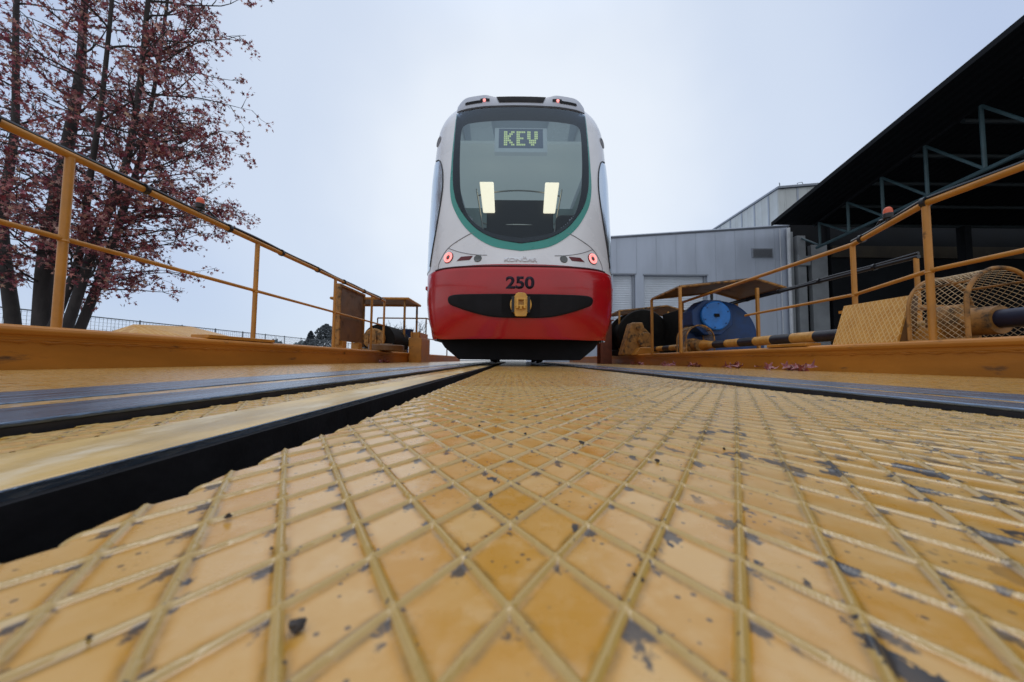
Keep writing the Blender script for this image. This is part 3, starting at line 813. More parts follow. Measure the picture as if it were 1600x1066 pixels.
for sx in (-1, 1):
    MB().add([(TX + sx*.43 + a, 4.83 - (z - 2.17)*.2, z) for a, z in ((-.085 - sx*.0,2.17),(.085,2.17),(.10 + sx*.035,2.58),(-.10 + sx*.035,2.58))] + [(TX + sx*.43 + a, 4.86 - (z - 2.17)*.2, z) for a, z in ((-.085,2.17),(.085,2.17),(.10 + sx*.035,2.58),(-.10 + sx*.035,2.58))],
             [(0,1,2,3),(4,5,6,7),(0,1,5,4),(1,2,6,5),(2,3,7,6),(3,0,4,7)]).build('cab_light', M['tube_light'], tram, bevel=.03, seg=4)
    MB().tube([(TX + sx*.62, 4.9, 2.55), (TX + sx*.56, 4.9, 2.2), (TX + sx*.44, 4.9, 1.45)], .011, 8).build('cab_handrail', M['cabin_rail'], tram)
MB().tube([(TX + x, 4.9 + .10*(x/.6)**2, 2.50 + .03*(1-(x/.6)**2)) for x in np.linspace(-.62,.62,20)], .011, 8).build('cab_handrail', M['cabin_rail'], tram)
MB().tube([(TX + x, 4.9 + .10*(x/.6)**2, 2.02 + .05*(abs(x)/.52)**4) for x in np.linspace(-.535,.535,20)], .011, 8).build('cab_handrail', M['cabin_rail'], tram)
MB().box(TX - .10, TX + .06, 4.02, 4.05, 1.43, 1.455).build('dash_indicator', M['red_dash'], tram)
MB().box(TX - .25, TX + .25, 4.43, 4.53, 2.895, 2.915).build('hidden_cab_fill', M['cab_fill'], tram, smooth=False)  # added fill light, hidden behind the display, to brighten the cab
# destination display
def inq(x, z, d): 
    y0 = S(0, 2.70) + (z - 2.70)*.25
    return (TX + x, y0 + .10 + d, z)
dm = MB().add([inq(*p) for p in [(-.315,2.520,.0),(.315,2.520,.0),(.315,2.880,.0),(-.315,2.880,.0),(-.315,2.520,.08),(.315,2.520,.08),(.315,2.880,.08),(-.315,2.880,.08)]],
              [(0,1,2,3),(4,5,6,7),(0,1,5,4),(1,2,6,5),(2,3,7,6),(3,0,4,7)])
dsp = dm.build('destination_display', M['disp_frame'], tram, bevel=.006)
db_ = MB().add([inq(*p) for p in [(-.265,2.575,-.004),(.265,2.575,-.004),(.265,2.862,-.004),(-.265,2.862,-.004)]], [(0,1,2,3)]).build('display_panel', M['disp_back'], dsp)
GL = {'K': ['##..##','##.##.','####..','###...','####..','##.##.','##..##'],
      'E': ['#####','##...','##...','####.','##...','##...','#####'],
      'V': ['##..##','##..##','##..##','##..##','.####.','.####.','..##..']}
lm = MB(); u = -.205; ps_ = .0215
for ch in 'KEV':
    gl_ = GL[ch]
    for r_, rowc in enumerate(gl_):
        for c_, q in enumerate(rowc):
            if q == '#':
                cx, cz = u + (c_ + .5)*ps_, 2.825 - (r_ + .5)*.031
                lm.add([inq(cx + sx*.0088, cz + sz*.0125, -.008) for sx, sz in ((-1,-1),(1,-1),(1,1),(-1,1))], [(0,1,2,3)])
    u += (len(gl_[0]) + 1.0)*ps_
lo_ = lm.build('display_lettering', M['led'], dsp, smooth=False); lo_['kind'] = 'stuff'

# underframe, skirt and bogie
MB().prism([(TX - .78, 3.74, .31), (TX + .78, 3.74, .31), (TX + .92, 3.92, .31), (TX + 1.0, 4.2, .31), (TX + 1.03, 4.6, .31), (TX + 1.03, 17, .31), (TX - 1.03, 17, .31), (TX - 1.03, 4.6, .31), (TX - 1.0, 4.2, .31), (TX - .92, 3.92, .31)], (0, 0, -.02)).build('underframe', M['under'], tram, smooth=False)
u_ = MB().prism([(TX - .90, 3.88, .289), (TX + .90, 3.88, .289), (TX + .84, 3.88, .20), (TX + .68, 3.88, .068), (TX - .68, 3.88, .068), (TX - .84, 3.88, .20)], (0, 1.5, 0)).build('life_guard', M['under'], tram, smooth=False)
MB().box(TX - .62, TX + .62, 5.9, 8.2, .068, .29).build('bogie_frame', M['under'], tram, smooth=False)
for wy in (6.25, 7.85):
    for sx in (-1, 1):
        MB().lathe([(.0,0),(.30,0),(.31,.02),(.33,.09),(.33,.11),(.0,.11)], (TX + sx*.47, wy, .345), (-sx,0,0), 36).build('wheel', M['dark_steel'], tram)

# ------------------------------------------------------------------ right wing machinery
def canopy():
    t = thing('canopy', 'near gabled sheet canopy above the blue motor', 'canopy', (3.0, 5.2, .18), 'sheet canopies over the right wing machines')
    xl, xr, xm, y0, y1, ze, zr = 2.30, 3.76, 3.34, 4.70, 5.66, 1.095, 1.215
    th = .018
    r = MB()
    for a, b, za, zb in ((xl, xm, ze, zr), (xm, xr, zr, ze)):
        r.add([(a,y0,za),(b,y0,zb),(b,y1,zb),(a,y1,za),(a,y0,za+th),(b,y0,zb+th),(b,y1,zb+th),(a,y1,za+th)],
              [(0,3,2,1),(4,5,6,7),(0,1,5,4),(1,2,6,5),(2,3,7,6),(3,0,4,7)])
    r.build('roof', M['brown'], t, smooth=False)
    e_ = MB()
    for y in (y0, y1): e_.tube([(xl, y, ze-.004), (xm, y, zr-.004), (xr, y, ze-.004)], .016, 6)
    for x, z in ((xl, ze), (xr, ze), (xm, zr)): e_.tube([(x, y0, z-.006), (x, y1, z-.006)], .014, 6)
    e_.build('roof_frame', M['yellow_dirty'], t)
    for x, y in ((xl, y0), (xl, y1), (3.36, y0), (3.7, y1)):
        MB().box(x-.018, x+.018, y-.018, y+.018, .18, (ze if x < 3 else ze+.0) - .01).build('post', M['yellow'], t, bevel=.003)
    return t
can = canopy()
dup(can, (.02, 2.75, .06), 'far gabled sheet canopy right beside the tram')

mo = thing('motor', 'blue drum motor with round bright blue end cap under a canopy', 'motor', (3.1, 5.2, .18))
MB().lathe([(.0,0),(.19,0),(.205,.012),(.205,.05),(.19,.055),(.19,.07)], (2.88, 4.84, .72), (0,1,0), 40).build('end_cap', M['blue'], mo)
bb = MB()
for k in range(6):
    a = R(60*k + 20); bb.lathe([(.009,0),(.009,.008),(.006,.010)], (2.88 + .17*math.cos(a), 4.832, .72 + .17*math.sin(a)), (0,1,0), 8)
bb.build('cap_bolts', M['blue_dark'], mo)
MB().box(2.845, 2.915, 4.828, 4.838, .70, .745).build('rating_plate', M['dark_steel'], mo)
octo = [(2.86 + .315*math.cos(R(22.5 + 45*k)), 4.905, .70 + .27*math.sin(R(22.5 + 45*k))) for k in range(8)]
MB().prism(octo, (0, .28, 0)).build('motor_housing', M['blue_dark'], mo, bevel=.012)
MB().lathe([(.0,0),(.50,0),(.54,.02),(.55,.05),(.55,.22),(.53,.25),(.0,.25)], (3.14, 5.16, .44), (0,1,0), 56).build('drum', M['blue_dark'], mo)
MB().box(2.62, 3.62, 4.95, 5.15, .18, .34).build('motor_foot', M['blue_dark'], mo, bevel=.01)
MB().tube([(2.88, 4.95, .96), (2.88, 4.95, 1.10)], .02, 8).build('cable_entry', M['black'], mo)

sh = thing('drive_shaft', 'long drive shaft painted in yellow and black bands', 'shaft', (2.62, 4, .30))
MB().lathe([(.0,0),(.048,0),(.048,2.62)], (2.62, 2.10, .29), (0,1,0), 28).build('banded_shaft', M['stripe'], sh)
MB().lathe([(.0,0),(.050,0),(.050,2.35)], (2.62, -.5, .31), (0,1,0), 28).build('near_shaft', M['navy_shaft'], sh)
MB().lathe([(.0,0),(.045,0),(.045,1.15)], (2.62, 5.15, .29), (0,1,0), 24).build('banded_shaft', M['stripe'], sh)
MB().lathe([(.048,0),(.07,.14),(.075,.16)], (2.62, 4.55, .29), (0,1,0), 28).build('shaft_cone', M['yellow'], sh)

def guard(y0, label):
    t = thing('mesh_guard', label, 'guard', (2.62, y0, .18), 'wire mesh guards over the shaft bearings')
    xc, rr, zb, zc, L = 2.62, .195, .185, .39, .27
    def arch(y, r, n=22): 
        return [(xc - r, y, zb)] + [(xc - r*math.cos(a), y, zc + r*math.sin(a)) for a in np.linspace(0, math.pi, n)] + [(xc + r, y, zb)]
    for y in (y0, y0 + L):
        MB().tube(arch(y, rr), .0105, 8).build('hoop', M['yellow_dirty'], t)
    s = MB()
    for sx, z in ((-1, zb + .015), (1, zb + .015)): s.tube([(xc + sx*rr, y0, z), (xc + sx*rr, y0 + L, z)], .008, 6)
    for a in (R(40), R(140)): s.tube([(xc + rr*math.cos(a), y0, zc + rr*math.sin(a)), (xc + rr*math.cos(a), y0 + L, zc + rr*math.sin(a))], .007, 6)
    s.build('cross_bar', M['yellow_dirty'], t)
    # chain link wires, two families of zigzag running over the arch
    w = MB(); tot = 2*(zc - zb) + math.pi*rr
    def on(s_, y):
        s_ = max(0, min(tot, s_)); v1 = zc - zb
        if s_ < v1: return (xc - rr, y, zb + s_)
        if s_ > tot - v1: return (xc + rr, y, zb + (tot - s_))
        a = (s_ - v1)/rr; return (xc - rr*math.cos(a), y, zc + rr*math.sin(a))
    step = .031
    n = int(tot/step)
    for k in range(-8, n + 1):
        for d in (1, -1):
            pts = []
            for j in range(13):
                f = j/12; s_ = k*step + (f if d > 0 else 1 - f)*L*.95
                if 0 <= s_ <= tot: pts.append(on(s_, y0 + L*f))
            if len(pts) > 1: w.tube(pts, .0014, 4, cap=False)
    w.build('wire_mesh', M['wire'], t)
    # bearing block and coupling inside
    c = MB(); c.lathe([(.0,0),(.075,0),(.078,.01),(.078,.13),(.105,.14),(.110,.15),(.110,.25),(.10,.26),(.0,.26)], (xc, y0 + .01, .305), (0,1,0), 32)
    c.build('coupling', M['yellow_dirty'], t)
    MB().prism([(xc - .15, y0 + .19, .18), (xc + .15, y0 + .19, .18), (xc + .13, y0 + .19, .26), (xc + .09, y0 + .19, .30), (xc - .09, y0 + .19, .30), (xc - .13, y0 + .19, .26)], (0, .12, 0)).build('bearing_block', M['yellow'], t, bevel=.008)
    return t
g1 = guard(1.83, 'large wire mesh guard over a shaft coupling beside the right railing')
dup(g1, (0, 2.97, -.01), 'smaller looking wire mesh guard in front of the blue motor')

ld = thing('chequered_lid', 'slanted yellow chequer plate lid over the striped shaft', 'cover', (2.45, 2.35, .18), 'chequer plate lids')
MB().prism([(2.375, 2.13, .19), (2.475, 2.13, .49), (2.485, 2.13, .49), (2.390, 2.13, .19)], (0, .43, 0)).build('lid_plate', M['lid'], ld, smooth=False)
MB().prism([(2.393, 2.135, .19), (2.488, 2.135, .487), (2.53, 2.135, .487), (2.50, 2.135, .19)], (0, .42, 0)).build('lid_web', M['brown'], ld, smooth=False)
MB().box(2.49, 2.90, 2.30, 2.62, .44, .46).build('lid_shelf', M['yellow'], ld, smooth=False)

l2 = thing('chequered_lid', 'low tilted yellow chequer plate hatch behind the left beam', 'cover', (-2.6, 2.4, .18), 'chequer plate lids')
MB().add([(-2.33,2.55,.205),(-2.33,3.12,.205),(-2.66,2.86,.318),(-2.66,2.42,.292),(-3.0,2.86,.18),(-3.0,2.42,.18),(-2.45,2.28,.19)],
         [(0,1,2,3),(3,2,4,5),(0,3,6),(6,3,5),(1,4,2)]).build('lid_plate', M['lid'], l2, smooth=False)

gc = thing('gearbox', 'tapered yellow gearbox with bearing block behind the tram flank', 'gearbox', (2.5, 6.6, .18))
MB().prism([(2.08,6.5,.18),(2.24,6.5,.72),(2.27,6.5,.80),(2.47,6.5,.80),(2.50,6.5,.70),(2.62,6.5,.58),(2.66,6.5,.42),(2.66,6.5,.18)], (0,.3,0)).build('casing', M['yellow_dirty'], gc, bevel=.02)
MB().prism([(2.24,6.30,.18),(2.34,6.30,.32),(2.62,6.30,.32),(2.74,6.30,.18)], (0,.22,0)).build('bearing_block', M['yellow'], gc, bevel=.01)
MB().lathe([(.0,0),(.035,0),(.04,.03),(.0,.03)], (2.37, 6.46, .70), (0,1,0), 20).build('hub', M['yellow_dirty'], gc)
MB().lathe([(.0,0),(.14,.0),(.15,.03),(.15,.05)], (2.50, 6.44, .46), (0,1,0), 28).build('flange', M['yellow_dirty'], gc)
dr = thing('winch_drum', 'large dark winch drum standing under the far right canopy', 'drum', (2.9, 7.3, .18))
MB().lathe([(.0,0),(.50,0),(.52,.03),(.52,.07),(.44,.09),(.44,.7),(.52,.72),(.52,.76),(.0,.76)], (2.66, 6.95, .60), (0,1,0), 48).build('drum', M['dark_steel'], dr)
MB().box(2.2, 3.2, 6.9, 7.75, .18, .30).build('drum_bed', M['dark_steel'], dr, bevel=.01)
cbx = thing('switch_cabinet', 'tall black switch cabinet between the two right canopies', 'cabinet', (3.3, 6.5, .18))
MB().box(3.06, 3.5, 6.35, 7.0, .18, 1.02).build('housing', M['dark_steel'], cbx, bevel=.01)
MB().box(3.09, 3.47, 6.342, 6.349, .25, .95).build('door', M['under'], cbx, bevel=.002)
MB().box(3.42, 3.44, 6.325, 6.343, .55, .66).build('handle', M['dark_steel'], cbx, bevel=.002)
col = thing('steel_post', 'rust red steel post squeezed between tram and yellow gearbox', 'post', (2.0, 7.6, 0))
MB().box(1.90, 2.14, 7.4, 7.42, .0, .93).box(1.90, 2.14, 7.7, 7.72, .0, .93).box(2.0, 2.03, 7.42, 7.7, .0, .93).build('web', M['rust'], col, smooth=False)
MB().box(1.86, 2.18, 7.36, 7.76, .93, .95).build('cap_plate', M['rust'], col, smooth=False)

# ------------------------------------------------------------------ left wing machinery
bd = thing('board', 'brown sheet steel board standing on blocks behind the left railing', 'board', (-2.28, 4.85, .18))
MB().box(-2.30, -2.25, 4.47, 5.20, .30, 1.03).build('panel', M['brown'], bd, bevel=.006)
fr = MB()
for y in (4.455, 5.19): fr.box(-2.315, -2.235, y, y + .03, .24, 1.045)
fr.box(-2.312, -2.238, 4.488, 5.188, 1.012, 1.044)
fr.build('frame', M['yellow_dirty'], bd, bevel=.003)
for y in (4.52, 5.0): MB().box(-2.33, -2.22, y, y + .12, .18, .298).build('foot', M['yellow'], bd, bevel=.004)

lc = thing('flat_canopy', 'flat brown sheet canopy on thin posts behind the left board', 'canopy', (-3, 7.5, .18))
MB().box(-3.76, -2.16, 7.10, 8.05, 1.325, 1.345).build('roof', M['brown'], lc, smooth=False)
ef = MB()
for a, b in (((-3.76,7.1),(-2.16,7.1)), ((-3.76,8.05),(-2.16,8.05)), ((-3.76,7.1),(-3.76,8.05)), ((-2.16,7.1),(-2.16,8.05))):
    ef.tube([(*a, 1.318), (*b, 1.318)], .028, 6)
ef.build('roof_frame', M['yellow'], lc)
for x, y in ((-2.24, 7.15), (-2.22, 8.0), (-3.70, 7.15), (-3.70, 8.0)):
    MB().tube([(x, y, .18), (x, y, 1.31)], .024, 10).build('post', M['yellow_dirty'], lc)

lm_ = thing('winch_motor', 'dull yellow round winch motor with dark casing under the left canopy', 'motor', (-2.5, 6.7, .18))
MB().lathe([(.0,0),(.17,0),(.19,.015),(.19,.12),(.0,.12)], (-2.56, 6.35, .44), (0,1,0), 36).build('end_cap', M['yellow_dirty'], lm_)
MB().lathe([(.0,0),(.30,0),(.30,.9),(.0,.9)], (-2.50, 6.48, .42), (0,1,0), 36).build('casing', M['dark_steel'], lm_)
k_ = MB()
for x in (-2.64, -2.50): k_.box(x - .012, x + .012, 6.31, 6.35, .36, .50)
k_.box(-2.62, -2.52, 6.32, 6.35, .40, .46).build('lug', M['yellow_dirty'], lm_, bevel=.003)
MB().box(-2.78, -2.22, 6.34, 7.3, .18, .26).build('bed', M['yellow_dirty'], lm_, bevel=.006)

tag(MB().lathe([(.0,0),(.27,0),(.28,.01),(.28,.085),(.27,.095),(.10,.097),(.09,.12),(.0,.12)], (-2.08, 5.72, .20), (0,0,1), 48).build('turntable_disc', M['brown'], bevel=0),
    'flat brown wheel lying on the left beam below the winch motor', 'wheel')
lb = thing('junction_box', 'orange steel box with a ribbed top left of the tram bumper', 'box', (-1.96, 7.3, .17))
MB().box(-2.09, -1.83, 6.98, 7.7, .0, .50).build('case', M['yellow'], lb, bevel=.006)
MB().box(-2.06, -1.87, 7.02, 7.66, .502, .615).build('ribbed_top', M['yellow'], lb, bevel=.004)
rb_ = MB()
for x in (-2.055, -1.905): rb_.box(x, x + .025, 6.99, 7.018, .502, .62)
rb_.build('bracket', M['yellow'], lb, bevel=.002)
tag(MB().lathe([(.0,0),(.10,0),(.14,.16),(.15,.17),(.15,.19),(.0,.19)], (-2.55, 8.4, .60), (0,0,1), 24).cyl((-2.55,8.4,.18),(-2.55,8.4,.61),.03,n=10).build('bucket_stand', M['blue_dark']),
    'small dark blue bucket shape on a stand under the flat canopy', 'bucket')

# ------------------------------------------------------------------ hall on the right
hall = thing('metal_hall', 'grey blue metal clad hall with two white roller doors', 'building', (8.6, 16, -.14))
def zr(x): return 5.83 + (x - 4.2)*.0757
HY = 16.0
hw_ = MB()
def wq(x0, x1, z0, z1a=None, z1b=None):
    a = zr(x0) if z1a is None else z1a; b = zr(x1) if z1b is None else z1b
    hw_.prism([(x0,HY,z0),(x1,HY,z0),(x1,HY,b),(x0,HY,a)], (0,.35,0))
wq(1.6, 4.70, -.14); wq(4.70, 5.75, 4.12); wq(5.75, 6.15, -.14); wq(6.15, 9.12, 4.10); wq(9.12, 12.95, -.14)
hw_.build('wall', M['hall'], hall, smooth=False)
MB().prism([(1.6,16.4,-.14),(12.9,16.4,-.14),(12.9,16.4,6.3),(1.6,16.4,5.5)], (0,22,0)).build('hall_body', M['hall'], hall, smooth=False)
MB().tube([(1.55, HY - .03, zr(1.6) + .03), (13.0, HY - .03, zr(12.95) + .03)], .06, 4).build('roof_trim', M['hall_trim'], hall)
sm = MB(); x = 2.1
while x < 12.9:
    z0 = 4.16 if 4.7 < x < 9.12 else -.14
    sm.box(x - .012, x + .012, HY - .008, HY, z0, zr(x) - .03); x += .93
sm.build('panel_joint', M['hall_seam'], hall, smooth=False)
for x0, x1, zt in ((4.70, 5.75, 4.12), (6.15, 9.12, 4.10)):
    d = MB().box(x0 + .002, x1 - .002, HY + .20, HY + .24, -.14, zt - .002).build('roller_door', M['door'], hall, smooth=False)
    MB().box(x0 - .04, x1 + .04, HY - .03, HY - .002, zt, zt + .06).build('lintel', M['hall_trim'], d, smooth=False)
    MB().box(x1 - .10, x1 - .004, HY + .10, HY + .198, -.14, zt - .004).build('door_guide', M['hall_trim'], d, smooth=False)
vt = MB().box(11.22, 12.22, HY - .05, HY - .001, 4.97, 5.42).build('vent', M['hall_trim'], hall, smooth=False)
lv = MB()
for k in range(8):
    z = 5.0 + k*.05; lv.prism([(11.28, HY - .075, z), (11.28, HY - .051, z + .045), (11.28, HY - .051, z + .005)], (.88, 0, 0))
lv.build('vent_slats', M['louvre'], vt, smooth=False)
dp = MB().tube([(12.90, HY - .12, zr(12.9) - .12), (12.90, HY - .12, -.14)], .075, 12).build('downpipe', M['pipe'], hall)
MB().tube([(12.55, HY - .06, zr(12.6) - .1), (12.55, HY - .06, -.14)], .018, 6).build('cable_run', M['pipe'], hall)

wh = thing('white_hall', 'taller stained white corrugated hall showing above the grey hall roof', 'building', (18, 22, -.14))
MB().box(13.36, 13.66, 17.0, 40, -.14, 8.80).build('side_wall', M['corr_y'], wh, smooth=False)
MB().prism([(13.67,17.0,-.14),(30,17.0,-.14),(30,17.0,10.4),(13.67,17.0,8.83)], (0,.3,0)).build('front_wall', M['corr_x'], wh, smooth=False)
MB().prism([(13.3,16.9,8.82),(13.3,16.9,8.92),(30.2,16.9,10.52),(30.2,16.9,10.42)], (0,24,0)).build('roof', M['hall_trim'], wh, smooth=False)
jj = MB()
for k, y in enumerate(np.arange(17.6, 28, 1.05)): jj.box(13.33, 13.36, y, y + .08, 6.2 + .0*k, 8.78)
for k, x in enumerate(np.arange(14.3, 22, 1.05)): jj.box(x, x + .08, 16.97, 17.0, 6.2, 8.8 + (x-13.6)*.095)
jj.build('panel_joint', M['hall_seam'], wh, smooth=False)
sp_ = MB().tube([(13.5, 17.05, 8.9), (13.5, 17.05, 9.10), (13.44, 17.0, 9.14)], .02, 6).tube([(14.4, 17.05, 9.0), (14.4, 17.05, 9.16), (14.6, 17.0, 9.19), (14.65, 17.0, 9.05)], .015, 6)
sp_.build('lightning_rod', M['fence'], wh)

shed = thing('open_shed', 'dark open sided shed with a sloping roof and lattice truss', 'building', (20, 8, -.14))
sl_ = .216
def zs_(y): return 6.30 + (15.35 - y)*sl_
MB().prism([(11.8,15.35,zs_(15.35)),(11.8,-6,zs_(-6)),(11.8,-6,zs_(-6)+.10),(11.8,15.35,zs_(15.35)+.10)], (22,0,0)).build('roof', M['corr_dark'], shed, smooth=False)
MB().prism([(11.74,15.40,zs_(15.4)-.02),(11.74,-6,zs_(-6)-.02),(11.74,-6,zs_(-6)+.14),(11.74,15.40,zs_(15.4)+.14)], (.055,0,0)).build('verge_trim', M['shed'], shed, smooth=False)
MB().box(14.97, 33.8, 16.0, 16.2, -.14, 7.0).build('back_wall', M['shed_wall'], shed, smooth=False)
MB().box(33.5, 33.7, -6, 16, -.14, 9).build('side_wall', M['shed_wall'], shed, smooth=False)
MB().box(13.0, 13.12, 15.9, 16.1, -.14, 6.2).box(13.28, 13.66, 15.85, 16.1, -.14, 6.0).box(14.0, 14.75, 15.95, 16.15, -.14, 5.6).build('wall_panel', M['shed_panel'], shed, smooth=False)
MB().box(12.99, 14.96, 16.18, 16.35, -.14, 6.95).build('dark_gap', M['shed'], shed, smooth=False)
MB().box(13.2, 13.75, 15.7, 15.84, 4.55, 5.0).build('wall_box', M['shed_panel'], shed, bevel=.02)
XT = 13.5
def zb_(y): return 5.19 + (14.9 - y)*.082
def zt_(y): return 6.30 + (14.9 - y)*.245
MB().tube([(XT, 15.1, zb_(15.1)), (XT, 2.0, zb_(2.0))], .065, 8).build('bottom_chord', M['truss'], shed)
MB().tube([(XT, 15.1, zt_(15.1)), (XT, -2.0, zt_(-2.0))], .07, 8).build('top_chord', M['shed'], shed)
ys_ = [14.92, 13.62, 12.32, 10.97, 9.6, 8.2, 6.8, 5.4, 4.0]
for k, y in enumerate(ys_):
    MB().tube([(XT, y, zb_(y)), (XT, y, zt_(y))], .05, 8).build('strut', M['truss'], shed)
    yp = ys_[k-1] if k else 16.0
    MB().tube([(XT, y, zb_(y) + .03), (XT, yp, zt_(yp) - .06)], .042, 8).build('diagonal', M['truss'], shed)
for y in (15.2, 13.9, 12.6, 11.3, 10.0, 8.7, 7.4, 6.1, 4.8, 3.5): 
    MB().tube([(XT, y, zs_(y) - .09), (33, y, zs_(y) - .09)], .07, 6).build('purlin', M['truss_dark'], shed)
for cx_ in (20.0, 26.0): MB().box(cx_, cx_+.3, 15.0, 15.3, -.14, 6.2).build('column', M['shed_wall'], shed, smooth=False)
MB().box(14.95, 33.4, 15.88, 15.98, 5.0, 5.55).build('roof_light', pm('old_roof_light', (.035,.026,.014), .7, 0, .5, .6, .1, 8, stretch=(2.0,1,1)), shed, smooth=False)

# ------------------------------------------------------------------ sweet gum tree at the left
def star_leaf(verts, faces, cols, pos, size, rnd):
    n = Vector((rnd.gauss(0, .7), rnd.gauss(-.35, .7), rnd.gauss(.25, .6)))
    if n.length < .1: n = Vector((0,-1,0))
    q = n.to_track_quat('Z', 'Y') @ Euler((0, 0, rnd.uniform(0, 6.283))).to_quaternion()
    o = len(verts); ctr = pos
    verts.append(tuple(ctr))
    lob = [1.0, .86, .62, .62, .86]; ang = [90, 22, -42, 222, 158]; order = sorted(range(5), key=lambda i: ang[i] % 360)
    L = [(ang[i] % 360, lob[i]) for i in order]
    fold = rnd.uniform(-.35, .35)
    for i in range(5):
        a, r = L[i]; a2 = L[(i+1) % 5][0] + (360 if i == 4 else 0); mid_ = (a + a2)/2
        for aa, rr in ((a, r), (mid_, .30)):
            v = Vector((math.cos(R(aa))*rr*size, math.sin(R(aa))*rr*size, fold*size*rr*rr))
            verts.append(tuple(ctr + q @ v))
    for i in range(10): faces.append((o, o+1+i, o+1+(i+1) % 10))
    k = rnd.random()
    if k < .46: c = (rnd.uniform(.15,.27), rnd.uniform(.030,.055), rnd.uniform(.040,.066))
    elif k < .78: c = (rnd.uniform(.32,.46), rnd.uniform(.12,.18), rnd.uniform(.12,.17))
    elif k < .93: c = (rnd.uniform(.50,.62), rnd.uniform(.28,.36), rnd.uniform(.22,.30))
    else: c = (rnd.uniform(.07,.10), rnd.uniform(.025,.03), rnd.uniform(.03,.05))
    cols.extend([c]*11)

tree = thing('sweetgum_tree', 'tall multi stemmed tree with dark red autumn leaves behind the left railing', 'tree', (-7.5, 5.6, -.14))
rt = random.Random(21)
stems = [([(-8.05,5.5,-.14),(-8.13,5.55,.65),(-8.38,5.6,1.8),(-8.45,5.6,2.6),(-8.38,5.7,4.0),(-8.55,5.7,6.2),(-8.6,5.7,8.6)], .10),
         ([(-7.58,5.7,-.14),(-7.64,5.7,.65),(-7.66,5.7,1.9),(-7.50,5.75,3.4),(-7.36,5.8,5.0),(-7.38,5.9,6.3),(-7.3,5.9,8.8)], .135),
         ([(-7.40,5.55,-.14),(-7.20,5.5,.65),(-6.87,5.45,1.93),(-6.50,5.4,3.02),(-6.34,5.4,4.4),(-6.28,5.3,6.2),(-6.1,5.2,8.6)], .08),
         ([(-7.22,5.8,-.14),(-6.98,5.85,.66),(-6.64,5.95,1.8),(-6.45,6.0,2.7),(-6.25,6.1,3.6),(-6.15,6.2,4.4),(-6.0,6.2,6.2),(-5.9,6.2,8.2)], .075),
         ([(-7.55,5.65,.3),(-7.32,5.5,1.0),(-7.12,5.4,1.7),(-7.05,5.2,2.8),(-6.95,5.1,4.2),(-6.9,5.0,6.0),(-6.8,5.0,7.5)], .06)]
lv_v, lv_f, lv_c = [], [], []
tw = MB()
def spray(pos, d, length, r, depth):
    n = max(4, int(length/.16)); pts = [pos]; p = Vector(pos); dd_ = Vector(d)
    for k in range(n):
        dd_ = (dd_ + Vector((rt.gauss(0,.13), rt.gauss(0,.13), rt.gauss(.0,.12) + (.02 if k > n*.6 else -.012)))).normalized()
        p = p + dd_*(length/n); pts.append(p.copy())
    tw.tube(pts, [max(.0028, r*(1 - .85*k/n)) for k in range(n+1)], 5 if depth == 0 else 4, cap=False)
    if depth < 2:
        m = int(length*(5.2 if depth == 0 else 6.5))
        for j in range(m):
            k = rt.randint(max(1, n//5), n); q = pts[k]
            a = Vector((rt.gauss(0,1), rt.gauss(0,1), rt.gauss(0,.75))).normalized()
            nd = (dd_*.9 + a*.95).normalized()
            spray(q, nd, length*rt.uniform(.22,.42)*(1.25 - .6*k/n), max(.004, r*.42), depth+1)
    if depth >= 1:
        for k in range(1, n+1):
            for _ in range(1 if depth == 1 else 2):
                if rt.random() < (.74 if depth == 1 else .80):
                    q = pts[k] + Vector((rt.gauss(0,.05), rt.gauss(0,.05), rt.gauss(-.03,.04)))
                    star_leaf(lv_v, lv_f, lv_c, q, rt.uniform(.034,.064), rt)
for si, (pts, r0) in enumerate(stems):
    P = [Vector((p[0]*p[1]/5.6, p[1], p[2])) for p in catmull(pts, 6)]; n = len(P)
    tm = MB().tube(P, [max(.022, r0*(1.18 if k < 3 else 1)*(1 - .80*k/n)) for k in range(n)], 14)
    trk = tm.build('trunk', M['bark'], tree)
    nb = (40, 46, 58, 60, 28)[si]
    for b in range(nb):
        f = .17 + .80*(b + rt.random())/nb; k = min(n-1, int(f*n)); p = P[k]
        if p.z < 1.1: continue
        az = rt.uniform(0, 2*math.pi)
        # the outer stems reach away from the clump; open side to the right gets the long sprays
        if si in (2, 3) and rt.random() < .62: az = rt.uniform(-.9, .9)
        if si == 0 and rt.random() < .4: az = math.pi + rt.uniform(-.8, .8)
        up = rt.uniform(.02, .55); d = Vector((math.cos(az), math.sin(az)*.8, up)).normalized()
        h = (p.z)/8; L = rt.uniform(.95, 1.60)*(1.0 if h < .75 else .75)
        if si in (2, 3) and p.z < 3.4 and abs(az) < 1: L *= 1.14
        spray(p, d, L, .017, 0)
tw.build('branches', M['bark'], tree)
me = bpy.data.meshes.new('crown'); me.from_pydata(lv_v, [], lv_f); me.update()
ca = me.color_attributes.new('leaf_colour', 'FLOAT_COLOR', 'POINT')
ca.data.foreach_set('color', np.c_[np.array(lv_c), np.ones(len(lv_c))].astype(np.float32).ravel())
link_mesh('crown', me, M['leaf'], tree, smooth=False)
print('leaves', len(lv_v)//11, 'twig faces', len(tw.f))

